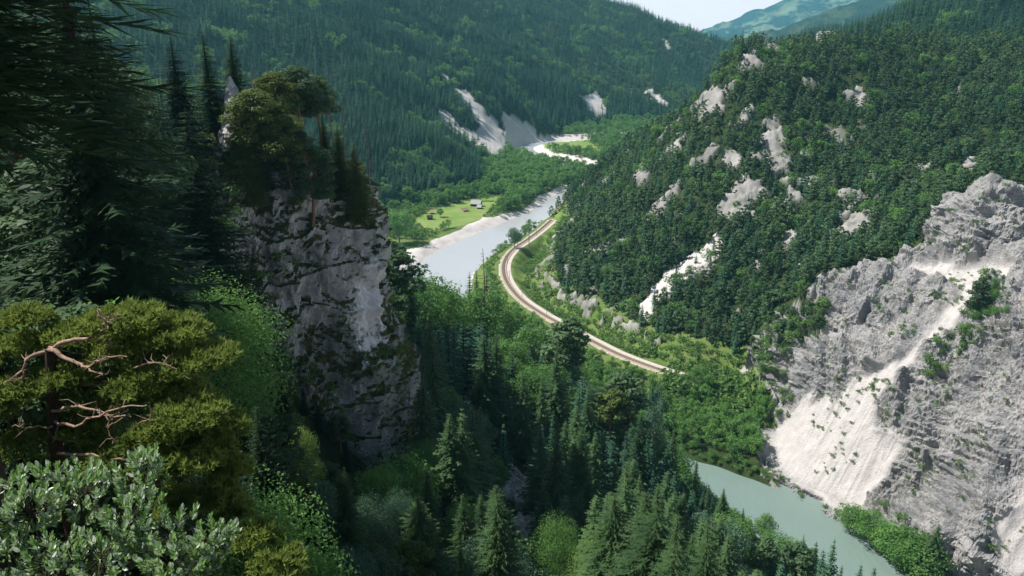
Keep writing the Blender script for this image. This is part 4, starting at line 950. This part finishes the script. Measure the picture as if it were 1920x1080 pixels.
rel(strip(RL, [(-3.3, 13.5), (-2.4, 14.1), (2.0, 14.1), (2.9, 13.62)]).build('ballast', M['ballast']), rt)
rel(strip(RL, [(2.9, 13.60), (3.0, 13.84), (5.4, 13.82), (5.6, 13.5)]).build('gravel_track', M['path']), rt)
for o_ in (-.95, .55):
    rel(strip(RL, [(o_ - .05, 14.12), (o_ - .05, 14.34), (o_ + .05, 14.34), (o_ + .05, 14.12)]).build('rail', M['steel']), rt)
sb = MB(); dd = np.gradient(RL[:, :2], axis=0); seg = np.hypot(*np.diff(RL[:, :2], axis=0).T); cum = np.concatenate([[0], np.cumsum(seg)])
for s in np.arange(1, cum[-1], .9):
    x = np.interp(s, cum, RL[:, 0]); y = np.interp(s, cum, RL[:, 1]); x2 = np.interp(s + .5, cum, RL[:, 0]); y2 = np.interp(s + .5, cum, RL[:, 1]); a = math.atan2(y2 - y, x2 - x)
    sb.box((x + .2 * math.sin(a), y - .2 * math.cos(a), 14.16), (.24, 2.3, .12), a)
tag(rel(sb.build('sleepers', M['sleeper']), rt), kind='stuff')
off = offset(RL, 2.45); k = 0
for s in (60, 105, 150, 192, 232, 270, 305):
    x = np.interp(s, cum, off[:, 0]); y = np.interp(s, cum, off[:, 1]); x2 = np.interp(s + 1, cum, off[:, 0]); y2 = np.interp(s + 1, cum, off[:, 1]); a = math.atan2(y2 - y, x2 - x)
    if s == 60:
        p = MB(); p.tube([(0, 0, 0), (0, 0, 7.2)], [.16, .11], 6); ar = MB(); ar.tube([(0, 0, 6.4), (0, -2.6, 6.0)], [.05, .05], 4); ar.tube([(0, 0, 5.6), (0, -2.4, 5.9)], [.04, .04], 4)
        pm = p.build('pole', M['mast'], link=False).data; am = ar.build('arm', M['mast'], link=False).data; ins = MB(); ins.tube([(0, -1.9, 5.9), (0, -1.9, 5.6)], [.1, .1], 6); im = ins.build('insulator', M['bark'], link=False).data
    r = empty('railway_mast', (x, y, 13.9), a); tag(r, 'slender grey catenary mast beside the railway track', 'railway mast', 'masts along the railway')
    for nm, me in (('pole', pm), ('arm', am), ('insulator', im)):
        c_ = bpy.data.objects.new(nm, me); COL.objects.link(c_); c_.parent = r
# ------------------------------------------------------------------ huts on the meadow, house on the crest
M['wood'] = mat_plain('weathered_wood', (.075, .055, .045), .9, .1, 3); M['roof'] = mat_plain('grey_shingle_roof', (.42, .42, .43), .8, .2, 1.5, (.30, .30, .31))
M['plaster'] = mat_plain('white_plaster', (.72, .70, .66), .9, .1, 1); M['tan'] = mat_plain('tan_boards', (.52, .38, .30), .9, .1, 2)
def hut(name, px, py, L, Wd, Hh, rz, label, wall, roof, group=None, pitch=.5):
    h = pick(px, py); x, y = h[0].x, h[0].y; z = height([x], [y])[0] - .3
    r = empty(name, (x, y, z), rz); tag(r, label, name.replace('_', ' '), group)
    w = MB(); hw, hl = Wd / 2, L / 2; rh = Wd * pitch
    Vw = [(-hl,-hw,0),(hl,-hw,0),(hl,hw,0),(-hl,hw,0),(-hl,-hw,Hh),(hl,-hw,Hh),(hl,hw,Hh),(-hl,hw,Hh),(-hl,0,Hh+rh*.92),(hl,0,Hh+rh*.92)]
    w.add(Vw, [[0,1,5,4],[2,3,7,6]], None); w.add([Vw[i] for i in (1,2,6,9,5)], None, [[0,1,2],[0,2,3],[0,3,4]]); w.add([Vw[i] for i in (0,4,8,7,3)], None, [[0,1,2],[0,2,3],[0,3,4]])
    w.build('wall', wall, r)
    f = MB(); e = .5
    for sgn in (-1, 1):
        a = np.array([[-hl-e, sgn*(hw+e), Hh-e*2*pitch+.05],[hl+e, sgn*(hw+e), Hh-e*2*pitch+.05],[hl+e, 0, Hh+rh+.05],[-hl-e, 0, Hh+rh+.05]]); b = a + [0, 0, .18]
        f.add(np.vstack([a, b]), [[0,1,2,3],[7,6,5,4],[0,4,5,1],[1,5,6,2],[3,2,6,7],[0,3,7,4]])
    f.build('roof', roof, r); d = MB(); d.box((hl * .2, -hw - .06, 1.1), (1.6, .1, 2.1)); d.build('door', M['bark'], r)
    return r
hut('barn', 893, 386, 11, 6.5, 3.2, -.25, 'largest dark wooden barn with a pale grey roof in the middle of the meadow', M['wood'], M['roof'])
hut('hut', 899, 391, 4.5, 4, 2.2, -.25, 'small hut with a pale roof leaning close to the large meadow barn', M['wood'], M['roof'])
hut('hut', 872, 396, 6, 4, 2.0, .5, 'light tan hut left of the large barn on the meadow', M['tan'], M['tan'])
hut('shed', 806, 411, 5, 4, 2.4, .2, 'small dark shed at the left end of the meadow, lower of the two', M['wood'], M['wood'])
hut('shed', 810, 401, 4, 3.5, 2.2, .2, 'small shed with brownish roof at the left end of the meadow, upper of two', M['wood'], M['tan'])
hut('shed', 852, 380, 6, 3.5, 1.8, .1, 'low dark shed at the forest edge above the meadow', M['wood'], M['roof'])
p = at(1548, 70, 765); g, _ = ground(p[0], p[1])
r = empty('house', (p[0], p[1], g), .3); tag(r, 'tiny white house on the wooded crest of the right hill', 'house')
w = MB(); w.box((0, 0, 6), (14, 8, 12)); w.build('wall', M['plaster'], r); w = MB()
w.add([(-7.6,-4.6,11.8),(7.6,-4.6,11.8),(7.6,4.6,11.8),(-7.6,4.6,11.8),(-7.6,0,15),(7.6,0,15)], [[0,1,5,4],[2,3,4,5],[0,3,2,1]], [[1,2,5],[3,0,4]]); w.build('roof', M['roof'], r)
# ------------------------------------------------------------------ pale pinnacle on the cliff top
pp = at(449, 190, 157); g, _ = ground(pp[0], pp[1]); th_ = np.linspace(0, 2 * PI, 28, endpoint=False); rows = []
ht = at(449, 143, 157)[2] - g + 2
for k in range(22):
    f = k / 21; rr_ = 3.9 * (1 - f) ** .9 + .2; x_ = rr_ * np.cos(th_) * .8; y_ = rr_ * np.sin(th_); z_ = np.full(28, f * ht)
    nn_ = 1 + .35 * ridged(x_ / 1.6 + 3, y_ / 1.6, z_ / 2.4, 3); rows.append(np.column_stack([x_ * nn_ - .35 * f * ht * .3, y_ * nn_, z_ - 2]))
Vp = np.vstack(rows); Qp = [[a*28+b, a*28+(b+1)%28, (a+1)*28+(b+1)%28, (a+1)*28+b] for a in range(21) for b in range(28)]
pn = mesh_np('rock_pinnacle', Vp, np.array(Qp), mat_plain('pale_pinnacle_rock', (.50, .49, .47), .9, .1, .8, (.30, .30, .29), .2)); pn.location = (pp[0], pp[1], g); tag(pn, 'pale pointed rock standing up among the trees on the cliff top', 'rock')
# ------------------------------------------------------------------ dry gully: pale stones and fallen trunks
rs = np.random.RandomState(3); st = MB(); G = WP['gully']; lo, hi = G.min(0), G.max(0); c_ = 0
ico = np.array([(0,0,1),(.9,0,.2),(.28,.85,.25),(-.72,.53,.2),(-.72,-.53,.25),(.28,-.85,.2),(0,0,-.8)]); it = [(0,1,2),(0,2,3),(0,3,4),(0,4,5),(0,5,1),(6,2,1),(6,3,2),(6,4,3),(6,5,4),(6,1,5)]
while c_ < 900:
    x, y = rs.uniform(lo, hi)
    if not inside(np.array([x]), np.array([y]), G)[0]: continue
    g, _ = ground(x, y, [terrain]); s = rs.uniform(.15, .8) * (.6 if rs.rand() < .8 else 1.5)
    st.add(ico * s * rs.uniform(.6, 1.2, 3) * (1 + .25 * rs.normal(size=(7, 1))) + [x, y, g + .1 * s], None, it); c_ += 1
tag(st.build('gully_stones', mat_plain('pale_stones', (.46, .44, .42), .9, .1, 2)), 'pale broken stones filling the dry gully in the foreground wood', 'stones', kind='stuff')
lg = None
for k, (px, py, L, a, tilt) in enumerate([(985,905,14,2.2,.1),(965,885,12,1.9,-.1),(1003,945,11,2.6,.15),(992,965,9,.2,.05),(975,900,10,2.5,.2),(1000,1010,8,2.9,0)]):
    h = pick(px, py); m = MB(); d = np.array([math.cos(a), math.sin(a)]) * L / 2
    pts = []
    for t in np.linspace(-1, 1, 6):
        x, y = h[0].x + d[0] * t, h[0].y + d[1] * t; g, _ = ground(x, y, [terrain]); pts.append((x, y, g + .35 + .5 * (1 + t) * tilt * 3))
    m.tube(pts, np.linspace(.17, .05, 6), 6)
    for q in range(9):
        b = np.array(pts[rs.randint(1, 6)]); m.tube([b, b + rs.normal(size=3) * [.8, .8, .3] + [0, 0, .5]], [.035, .012], 3)
    o = m.build('fallen_trunk', M['bark_grey'] if k % 2 else M['bark_red']); tag(o, 'bleached fallen trunk lying on the stones of the dry gully', 'fallen trunk', 'fallen trunks in the gully')
# ------------------------------------------------------------------ large pine in the foreground
def needles(rng, mb, c, rx, rz, n, size=.17, ry=None):
    u = rng.normal(size=(n, 3)); u /= np.linalg.norm(u, axis=1)[:, None]; u[:, 2] = np.where(u[:, 2] < -.35, -u[:, 2] * .6, u[:, 2])
    P = np.asarray(c) + u * (rng.uniform(.2, 1, n) ** .5)[:, None] * [rx, ry or rx, rz]
    P[:, 2] += .25 * fbm(P[:, 0] * 1.2, P[:, 1] * 1.2, P[:, 2], 2) * rz * 2
    k = 9; dirs = rng.normal(size=(n, k, 3)); dirs += (u * .5 + [0, 0, .75])[:, None]; dirs /= np.linalg.norm(dirs, axis=2)[:, :, None]
    s = size * rng.uniform(.7, 1.25, (n, k, 1)); sd = np.cross(dirs, rng.normal(size=(n, k, 3))); sd /= np.linalg.norm(sd, axis=2)[:, :, None]
    B = P[:, None] + rng.normal(size=(n, 1, 3)) * .0; wd = s * .15
    Vv = np.stack([B - sd * wd, B + sd * wd, B + dirs * s], 2).reshape(-1, 3); mb.add(Vv, None, np.arange(len(Vv)).reshape(-1, 3))
rp = np.random.RandomState(21)
b0 = at(100, 880, 26); gz_, _ = ground(b0[0], b0[1]); top = at(92, 655, 26.5)
root = empty('pine_tree', (b0[0], b0[1], gz_)); tag(root, 'large spreading pine in the left foreground with bare pinkish limbs above a dark trunk', 'pine tree')
tk = MB(); B0 = np.array([b0[0], b0[1], gz_ - .3]); zz = np.linspace(0, 1, 9)
tk.tube(B0 + (top - B0) * zz[:, None] + np.column_stack([.12 * np.sin(zz * 7), .1 * np.cos(zz * 5) - .1, zz * 0]), np.linspace(.36, .17, 9), 10)
rel(tk.build('trunk', mat_plain('dark_pine_bark', (.07, .045, .035), .95, .1, 5), smooth=True), root)
LIMBS = [[(92,655,26.5),(130,640,26.4),(178,628,26.2),(200,606,26),(206,590,26)],[(178,628,26.2),(200,645,26),(212,643,25.9)],[(95,655,26.4),(130,675,26),(165,690,25.6),(195,705,25.4)],[(92,658,26.5),(60,668,26.4),(45,690,26.3),(42,735,26)],
 [(60,668,26.4),(30,700,26.2),(10,720,26)],[(200,606,26),(186,595,26),(184,588,26)],[(165,690,25.6),(185,675,25.5),(215,668,25.4),(240,665,25.4)],[(100,770,26),(150,760,25.5),(200,775,25),(250,782,24.6)],[(100,800,26),(60,803,25.6),(35,801,25.4)],
 [(102,790,26),(140,800,25.4),(175,785,25),(230,765,24.6),(280,760,24.4)],[(200,775,25),(205,800,24.8),(212,830,24.6)],[(280,760,24.4),(292,810,24.3),(330,840,24.2)],[(250,690,25.6),(290,680,25.6),(330,690,25.6)],[(100,700,26.3),(180,720,26.8),(280,700,27),(380,690,27)],
 [(104,850,26),(200,860,25),(320,880,24.5),(400,920,24.3)],[(100,740,26.2),(30,760,26.8),(-40,770,27)],[(104,820,26),(220,830,27),(340,800,27.4),(420,820,27.4)],[(206,590,26),(230,600,26.6),(270,610,27)]]
M['limb'] = mat_plain('pale_pinkish_limb', (.42, .29, .22), .85, .15, 8, (.22, .14, .11))
lm = MB()
for i, Lb in enumerate(LIMBS):
    P_ = np.array([at(*q) for q in Lb]); Pn = smooth_line(P_, 4); Pn = Pn + rp.normal(size=Pn.shape) * .035
    r0 = (.095 if i in (0, 2, 3) else .06 if i in (7, 9, 13, 14, 16) else .035); m = MB(); m.tube(Pn, np.linspace(r0, .02, len(Pn)), 7)
    for q in range(7):
        b = Pn[rp.randint(1, len(Pn))]; e = b + rp.normal(size=3) * [.35, .3, .2] + [0, 0, .1]; m.tube([b, (b + e) / 2 + rp.normal(size=3) * .06, e], [.022, .015, .006], 4)
    rel(m.build('limb', M['limb'], smooth=True), root)
PADS = [(235,600,27.3,1.5,.42,620),(150,625,28,1.5,.4,420),(320,625,27.6,1.5,.45,600),(380,670,27,1.35,.4,560),(300,690,26.5,1.4,.35,480),(240,650,27.6,1.6,.4,520),(50,600,28,1.0,.45,300),(30,650,27.6,1.1,.4,320),(60,720,26.8,1.4,.4,420),
 (130,705,26.6,1.0,.3,280),(0,760,26.6,1.2,.5,330),(190,745,26.8,1.3,.3,330),(330,740,26.5,1.3,.35,430),(60,830,26.5,1.2,.45,330),(250,725,25.8,1.0,.25,260),(360,775,25,1.3,.4,560),(420,800,25.2,.9,.45,420),(310,800,24.8,1.1,.4,480),
 (370,850,24.5,1.4,.5,650),(300,880,24.4,1.1,.45,480),(430,880,24.6,.8,.5,380),(400,930,24.4,1.0,.5,420),(340,950,24.5,1.1,.5,380),(220,860,25.6,1.3,.5,400),(270,830,25.2,.9,.3,300),(160,800,26.8,1.2,.4,280),(440,960,24.6,.7,.5,250),(-60,680,27,1.2,.4,300),(-50,800,27,1.2,.5,300),
 (480,1010,23,.9,.5,300),(520,1060,22,1.0,.4,300)]
M['pine_near'] = mat_leaf('long_pine_needles', (.08, .13, .03), (.215, .275, .06), .3, scale=1.1, var=.05)
cn = MB()
for (px, py, Y, rx, rz_, nn_) in PADS: needles(rp, cn, at(px, py, Y), rx, rz_, int(nn_ * .8), .25)
rel(cn.build('crown', M['pine_near']), root)
# ------------------------------------------------------------------ whitebeam bush at the lower left
def leaf_shape():
    return np.array([(0,0,0),(.28,.22,.05),(.7,.2,.04),(1,0,-.06),(.7,-.2,.04),(.28,-.22,.05),(.3,0,-.02),(.7,0,-.03)]), [(0,6,1),(3,2,7),(0,5,6),(3,7,4)], [(1,6,7,2),(5,4,7,6)]
LV, LT, LQ = leaf_shape(); rb = np.random.RandomState(9)
bb = at(170, 1150, 6.4); gz_, _ = ground(bb[0], bb[1]); bush = empty('whitebeam_bush', (bb[0], bb[1], gz_)); tag(bush, 'leafy bush with glossy leaves showing white undersides in the lower left corner', 'bush')
stems, lf = MB(), MB(); base = np.array([bb[0], bb[1], gz_ - .1])
TW = [(150,935,6.6,.42,34),(60,965,6.4,.40,34),(255,905,6.8,.34,30),(320,1000,6.4,.34,26),(395,1010,6.3,.26,26),(110,905,6.9,.30,24),(20,1040,6.2,.36,30),(190,1050,6.0,.42,36),(275,870,7.0,.20,16),(90,1060,5.9,.4,34),(320,1060,6.0,.34,28),(160,890,7.0,.22,14),(-20,930,6.5,.3,20),(240,980,6.3,.34,28),(375,1060,6.2,.24,20),(30,900,7,.22,10),(420,1020,6.3,.12,8)]
for px, py, Y, r, n_ in TW:
    c = at(px, py, Y); mid = base + (c - base) * .55 + rb.normal(size=3) * .08; stems.tube([base, mid, c], [.028, .018, .009], 5)
    for q in range(n_):
        u = rb.normal(size=3); u /= np.linalg.norm(u); e = c + u * r * rb.uniform(.4, 1) * [1, 1, .8] + [0, 0, r * .15]; s = c + (e - c) * .2
        stems.tube([s, (s + e) / 2 + [0, 0, -.02], e], [.006, .004, .003], 3)
        ax = (e - s); ax /= np.linalg.norm(ax); ax = ax * .5 + [0, 0, .7]; ax /= np.linalg.norm(ax)
        for j in range(14):
            a = j * 2.4 + rb.uniform(-.3, .3); t1 = np.cross(ax, [1, .2, 0]); t1 /= np.linalg.norm(t1); t2 = np.cross(ax, t1)
            op = .25 + .85 * (j / 14) * rb.uniform(.7, 1.2); dr = ax * math.cos(op) + (t1 * math.cos(a) + t2 * math.sin(a)) * math.sin(op)
            sd = np.cross(dr, ax); sd /= np.linalg.norm(sd) + 1e-6; nn = np.cross(dr, sd) * -1; sz = rb.uniform(.04, .09)
            roll = rb.uniform(-.6, .6); sd2 = sd * math.cos(roll) + nn * math.sin(roll); nn2 = np.cross(dr, sd2); nn2 = -nn2 if nn2[2] < -.1 and rb.rand() < .6 else nn2
            pos = e - ax * (j * .009)
            lf.add(pos + (LV[:, 0:1] * dr + LV[:, 1:2] * sd2 + LV[:, 2:3] * nn2) * sz, LQ if np.dot(np.cross(dr, sd2), nn2) > 0 else [q[::-1] for q in LQ], LT if np.dot(np.cross(dr, sd2), nn2) > 0 else [q[::-1] for q in LT])
rel(stems.build('stems', M['bark'], smooth=True), bush)
M['whitebeam'] = mat_leaf('whitebeam_leaves', (.08, .17, .045), (.20, .33, .09), .3, (.46, .52, .42), scale=6, var=.05, rough=.35)
rel(lf.build('leaves', M['whitebeam']), bush)
# ------------------------------------------------------------------ dark overhanging spruce at the upper left
tr, cr = spruce(77, 46, 140, 24, 26, .14, .36, 0, .45, .6, .22, .7)
p = at(-200, 300, 18); g, _ = ground(p[0], p[1]); o = empty('spruce_tree', (p[0], p[1], g)); tag(o, 'nearest spruce, almost black, hanging in at the upper left corner', 'spruce tree')
k = (196 - g) / 40
tr.build('trunk', M['bark'], o); cr.build('crown', M['spruce_shaded'], o); print('near spruce ground', g)
# ------------------------------------------------------------------ far mountains
def far_range(name, pts, D, depth, seed, ca, cb, sc):
    P_ = np.array([at(x, y, D) for x, y in pts]); xs = np.linspace(P_[0, 0], P_[-1, 0], 260); zs = np.interp(xs, P_[:, 0], P_[:, 2]); vs = np.linspace(0, 1, 120)
    Xg, Vg = np.meshgrid(xs, vs); Zt = np.interp(Xg, P_[:, 0], P_[:, 2]); prof = np.where(Vg < .75, (Vg / .75) ** 1.2, 1 - (Vg - .75) * 2)
    Yg = D - depth * (.75 - Vg); Zg = -80 + (Zt + 80) * prof + (ridged(Xg / 420, Yg / 420, seed, 5) * 40 + fbm(Xg / 120, Yg / 120, seed, 4) * 14) * np.sin(np.clip(Vg, 0, 1) * PI) ** .7 * (.35 + .65 * (Vg < .72))
    g = NT(name); Pc = g.obj(); f = g.ramp(g.noise(sc, Pc, 6, .65), .50, .58); v = g.ramp(g.noise(.004, Pc, 6, .7), .35, .65)
    c = g.mix(f, g.mix(v, tuple(q * .6 for q in ca), ca), cb); mt = g.done(g.bsdf(c, .95, g.bump(g.noise(.03, Pc, 6, .7), 12, .8), .05))
    o = mesh_np(name, np.column_stack([Xg.ravel(), Yg.ravel(), Zg.ravel()]), grid_faces(120, 260), mt, smooth=True); tag(o, kind='structure'); return o
far_range('far_mountain', [(1150,140),(1230,110),(1290,76),(1310,62),(1360,45),(1400,30),(1450,10),(1480,-2),(1560,-25),(1700,-70),(2000,-150)], 7600, 2600, 2.2, (.02, .055, .06), (.14, .19, .13), .0028)  # bluish base colour paints in part of the distance haze
far_range('far_ridge', [(1200,170),(1290,130),(1330,108),(1360,92),(1400,76),(1450,66),(1500,46),(1560,26),(1620,4),(1680,-18),(1800,-60),(2100,-120)], 4600, 1500, 5.2, (.018, .036, .02), (.05, .07, .03), .004)
# ------------------------------------------------------------------ air
hz_top = max(700.0, float(TZ.max()) + 60, 1000)
hb = MB(); zb = -140; hb.box((0, 4800, (hz_top + zb) / 2), (24000, 11000, hz_top - zb)); g = NT('haze'); pv = g.n('VolumePrincipled')
pv.inputs['Color'].default_value = (.28, .80, 1, 1); pv.inputs['Density'].default_value = .00007; pv.inputs['Anisotropy'].default_value = .2; g.l(pv.outputs[0], g.out.inputs['Volume'])
hz = hb.build('haze', g.m); tag(hz, 'thin bluish haze filling the valley air', 'haze', kind='stuff')
# ------------------------------------------------------------------ camera, light, sky
cam = bpy.data.cameras.new('camera'); cam.sensor_width = 36; cam.lens = 36 * F / 1920; cam.clip_start = .5; cam.clip_end = 60000
co = bpy.data.objects.new('camera', cam); COL.objects.link(co); co.location = tuple(CAM); co.rotation_euler = (PI / 2 - PITCH, 0, 0); S.camera = co
SUN = Vector((-.60, .13, .79)).normalized()
sl = bpy.data.lights.new('sun', 'SUN'); sl.energy = 5.0; sl.angle = math.radians(.5); sl.color = (1, .95, .88)
so = bpy.data.objects.new('sun', sl); COL.objects.link(so); so.rotation_euler = SUN.to_track_quat('Z', 'Y').to_euler(); so.location = (0, 0, 400)
wd = bpy.data.worlds.new('World'); S.world = wd; wd.use_nodes = True; nt = wd.node_tree; nt.nodes.clear()
wo = nt.nodes.new('ShaderNodeOutputWorld'); bg = nt.nodes.new('ShaderNodeBackground'); sk = nt.nodes.new('ShaderNodeTexSky')
sk.sky_type = 'NISHITA'; sk.sun_disc = False; sk.sun_elevation = math.asin(SUN.z); sk.sun_rotation = math.atan2(SUN.x, SUN.y)
sk.dust_density = 1.5; sk.altitude = 600
tc = nt.nodes.new('ShaderNodeTexCoord'); mp = nt.nodes.new('ShaderNodeMapping'); mp.inputs['Scale'].default_value = (1, 1, 3.5)
nz = nt.nodes.new('ShaderNodeTexNoise'); nz.inputs['Scale'].default_value = 2.6; nz.inputs['Detail'].default_value = 7; nz.inputs['Roughness'].default_value = .6
nt.links.new(tc.outputs['Generated'], mp.inputs[0]); nt.links.new(mp.outputs[0], nz.inputs['Vector'])
mr = nt.nodes.new('ShaderNodeMapRange'); mr.inputs[1].default_value = .38; mr.inputs[2].default_value = .62; nt.links.new(nz.outputs['Fac'], mr.inputs[0])
mx_ = nt.nodes.new('ShaderNodeMix'); mx_.data_type = 'RGBA'; mx_.inputs[7].default_value = (16.5, 14.4, 15.1, 1)
nt.links.new(sk.outputs[0], mx_.inputs[6])
sxyz = nt.nodes.new('ShaderNodeSeparateXYZ'); nt.links.new(tc.outputs['Generated'], sxyz.inputs[0])
m1 = nt.nodes.new('ShaderNodeMapRange'); m1.inputs[1].default_value = .35; m1.inputs[2].default_value = .10; m1.inputs[3].default_value = .04; m1.inputs[4].default_value = .95
nt.links.new(sxyz.outputs[2], m1.inputs[0])
m2 = nt.nodes.new('ShaderNodeMath'); m2.operation = 'MULTIPLY'; nt.links.new(m1.outputs[0], m2.inputs[0]); nt.links.new(mr.outputs[0], m2.inputs[1])
m3 = nt.nodes.new('ShaderNodeMath'); m3.operation = 'MAXIMUM'; nt.links.new(m2.outputs[0], m3.inputs[0])
m4 = nt.nodes.new('ShaderNodeMapRange'); m4.inputs[1].default_value = .34; m4.inputs[2].default_value = .08; m4.inputs[4].default_value = .96
nt.links.new(sxyz.outputs[2], m4.inputs[0]); nt.links.new(m4.outputs[0], m3.inputs[1])
nt.links.new(m3.outputs[0], mx_.inputs[0]); nt.links.new(mx_.outputs[2], bg.inputs[0]); bg.inputs[1].default_value = .056; nt.links.new(bg.outputs[0], wo.inputs[0])
S.view_settings.view_transform = 'Standard'; S.view_settings.look = 'None'; S.view_settings.exposure = .68; S.view_settings.gamma = 1
S.render.engine = 'CYCLES'
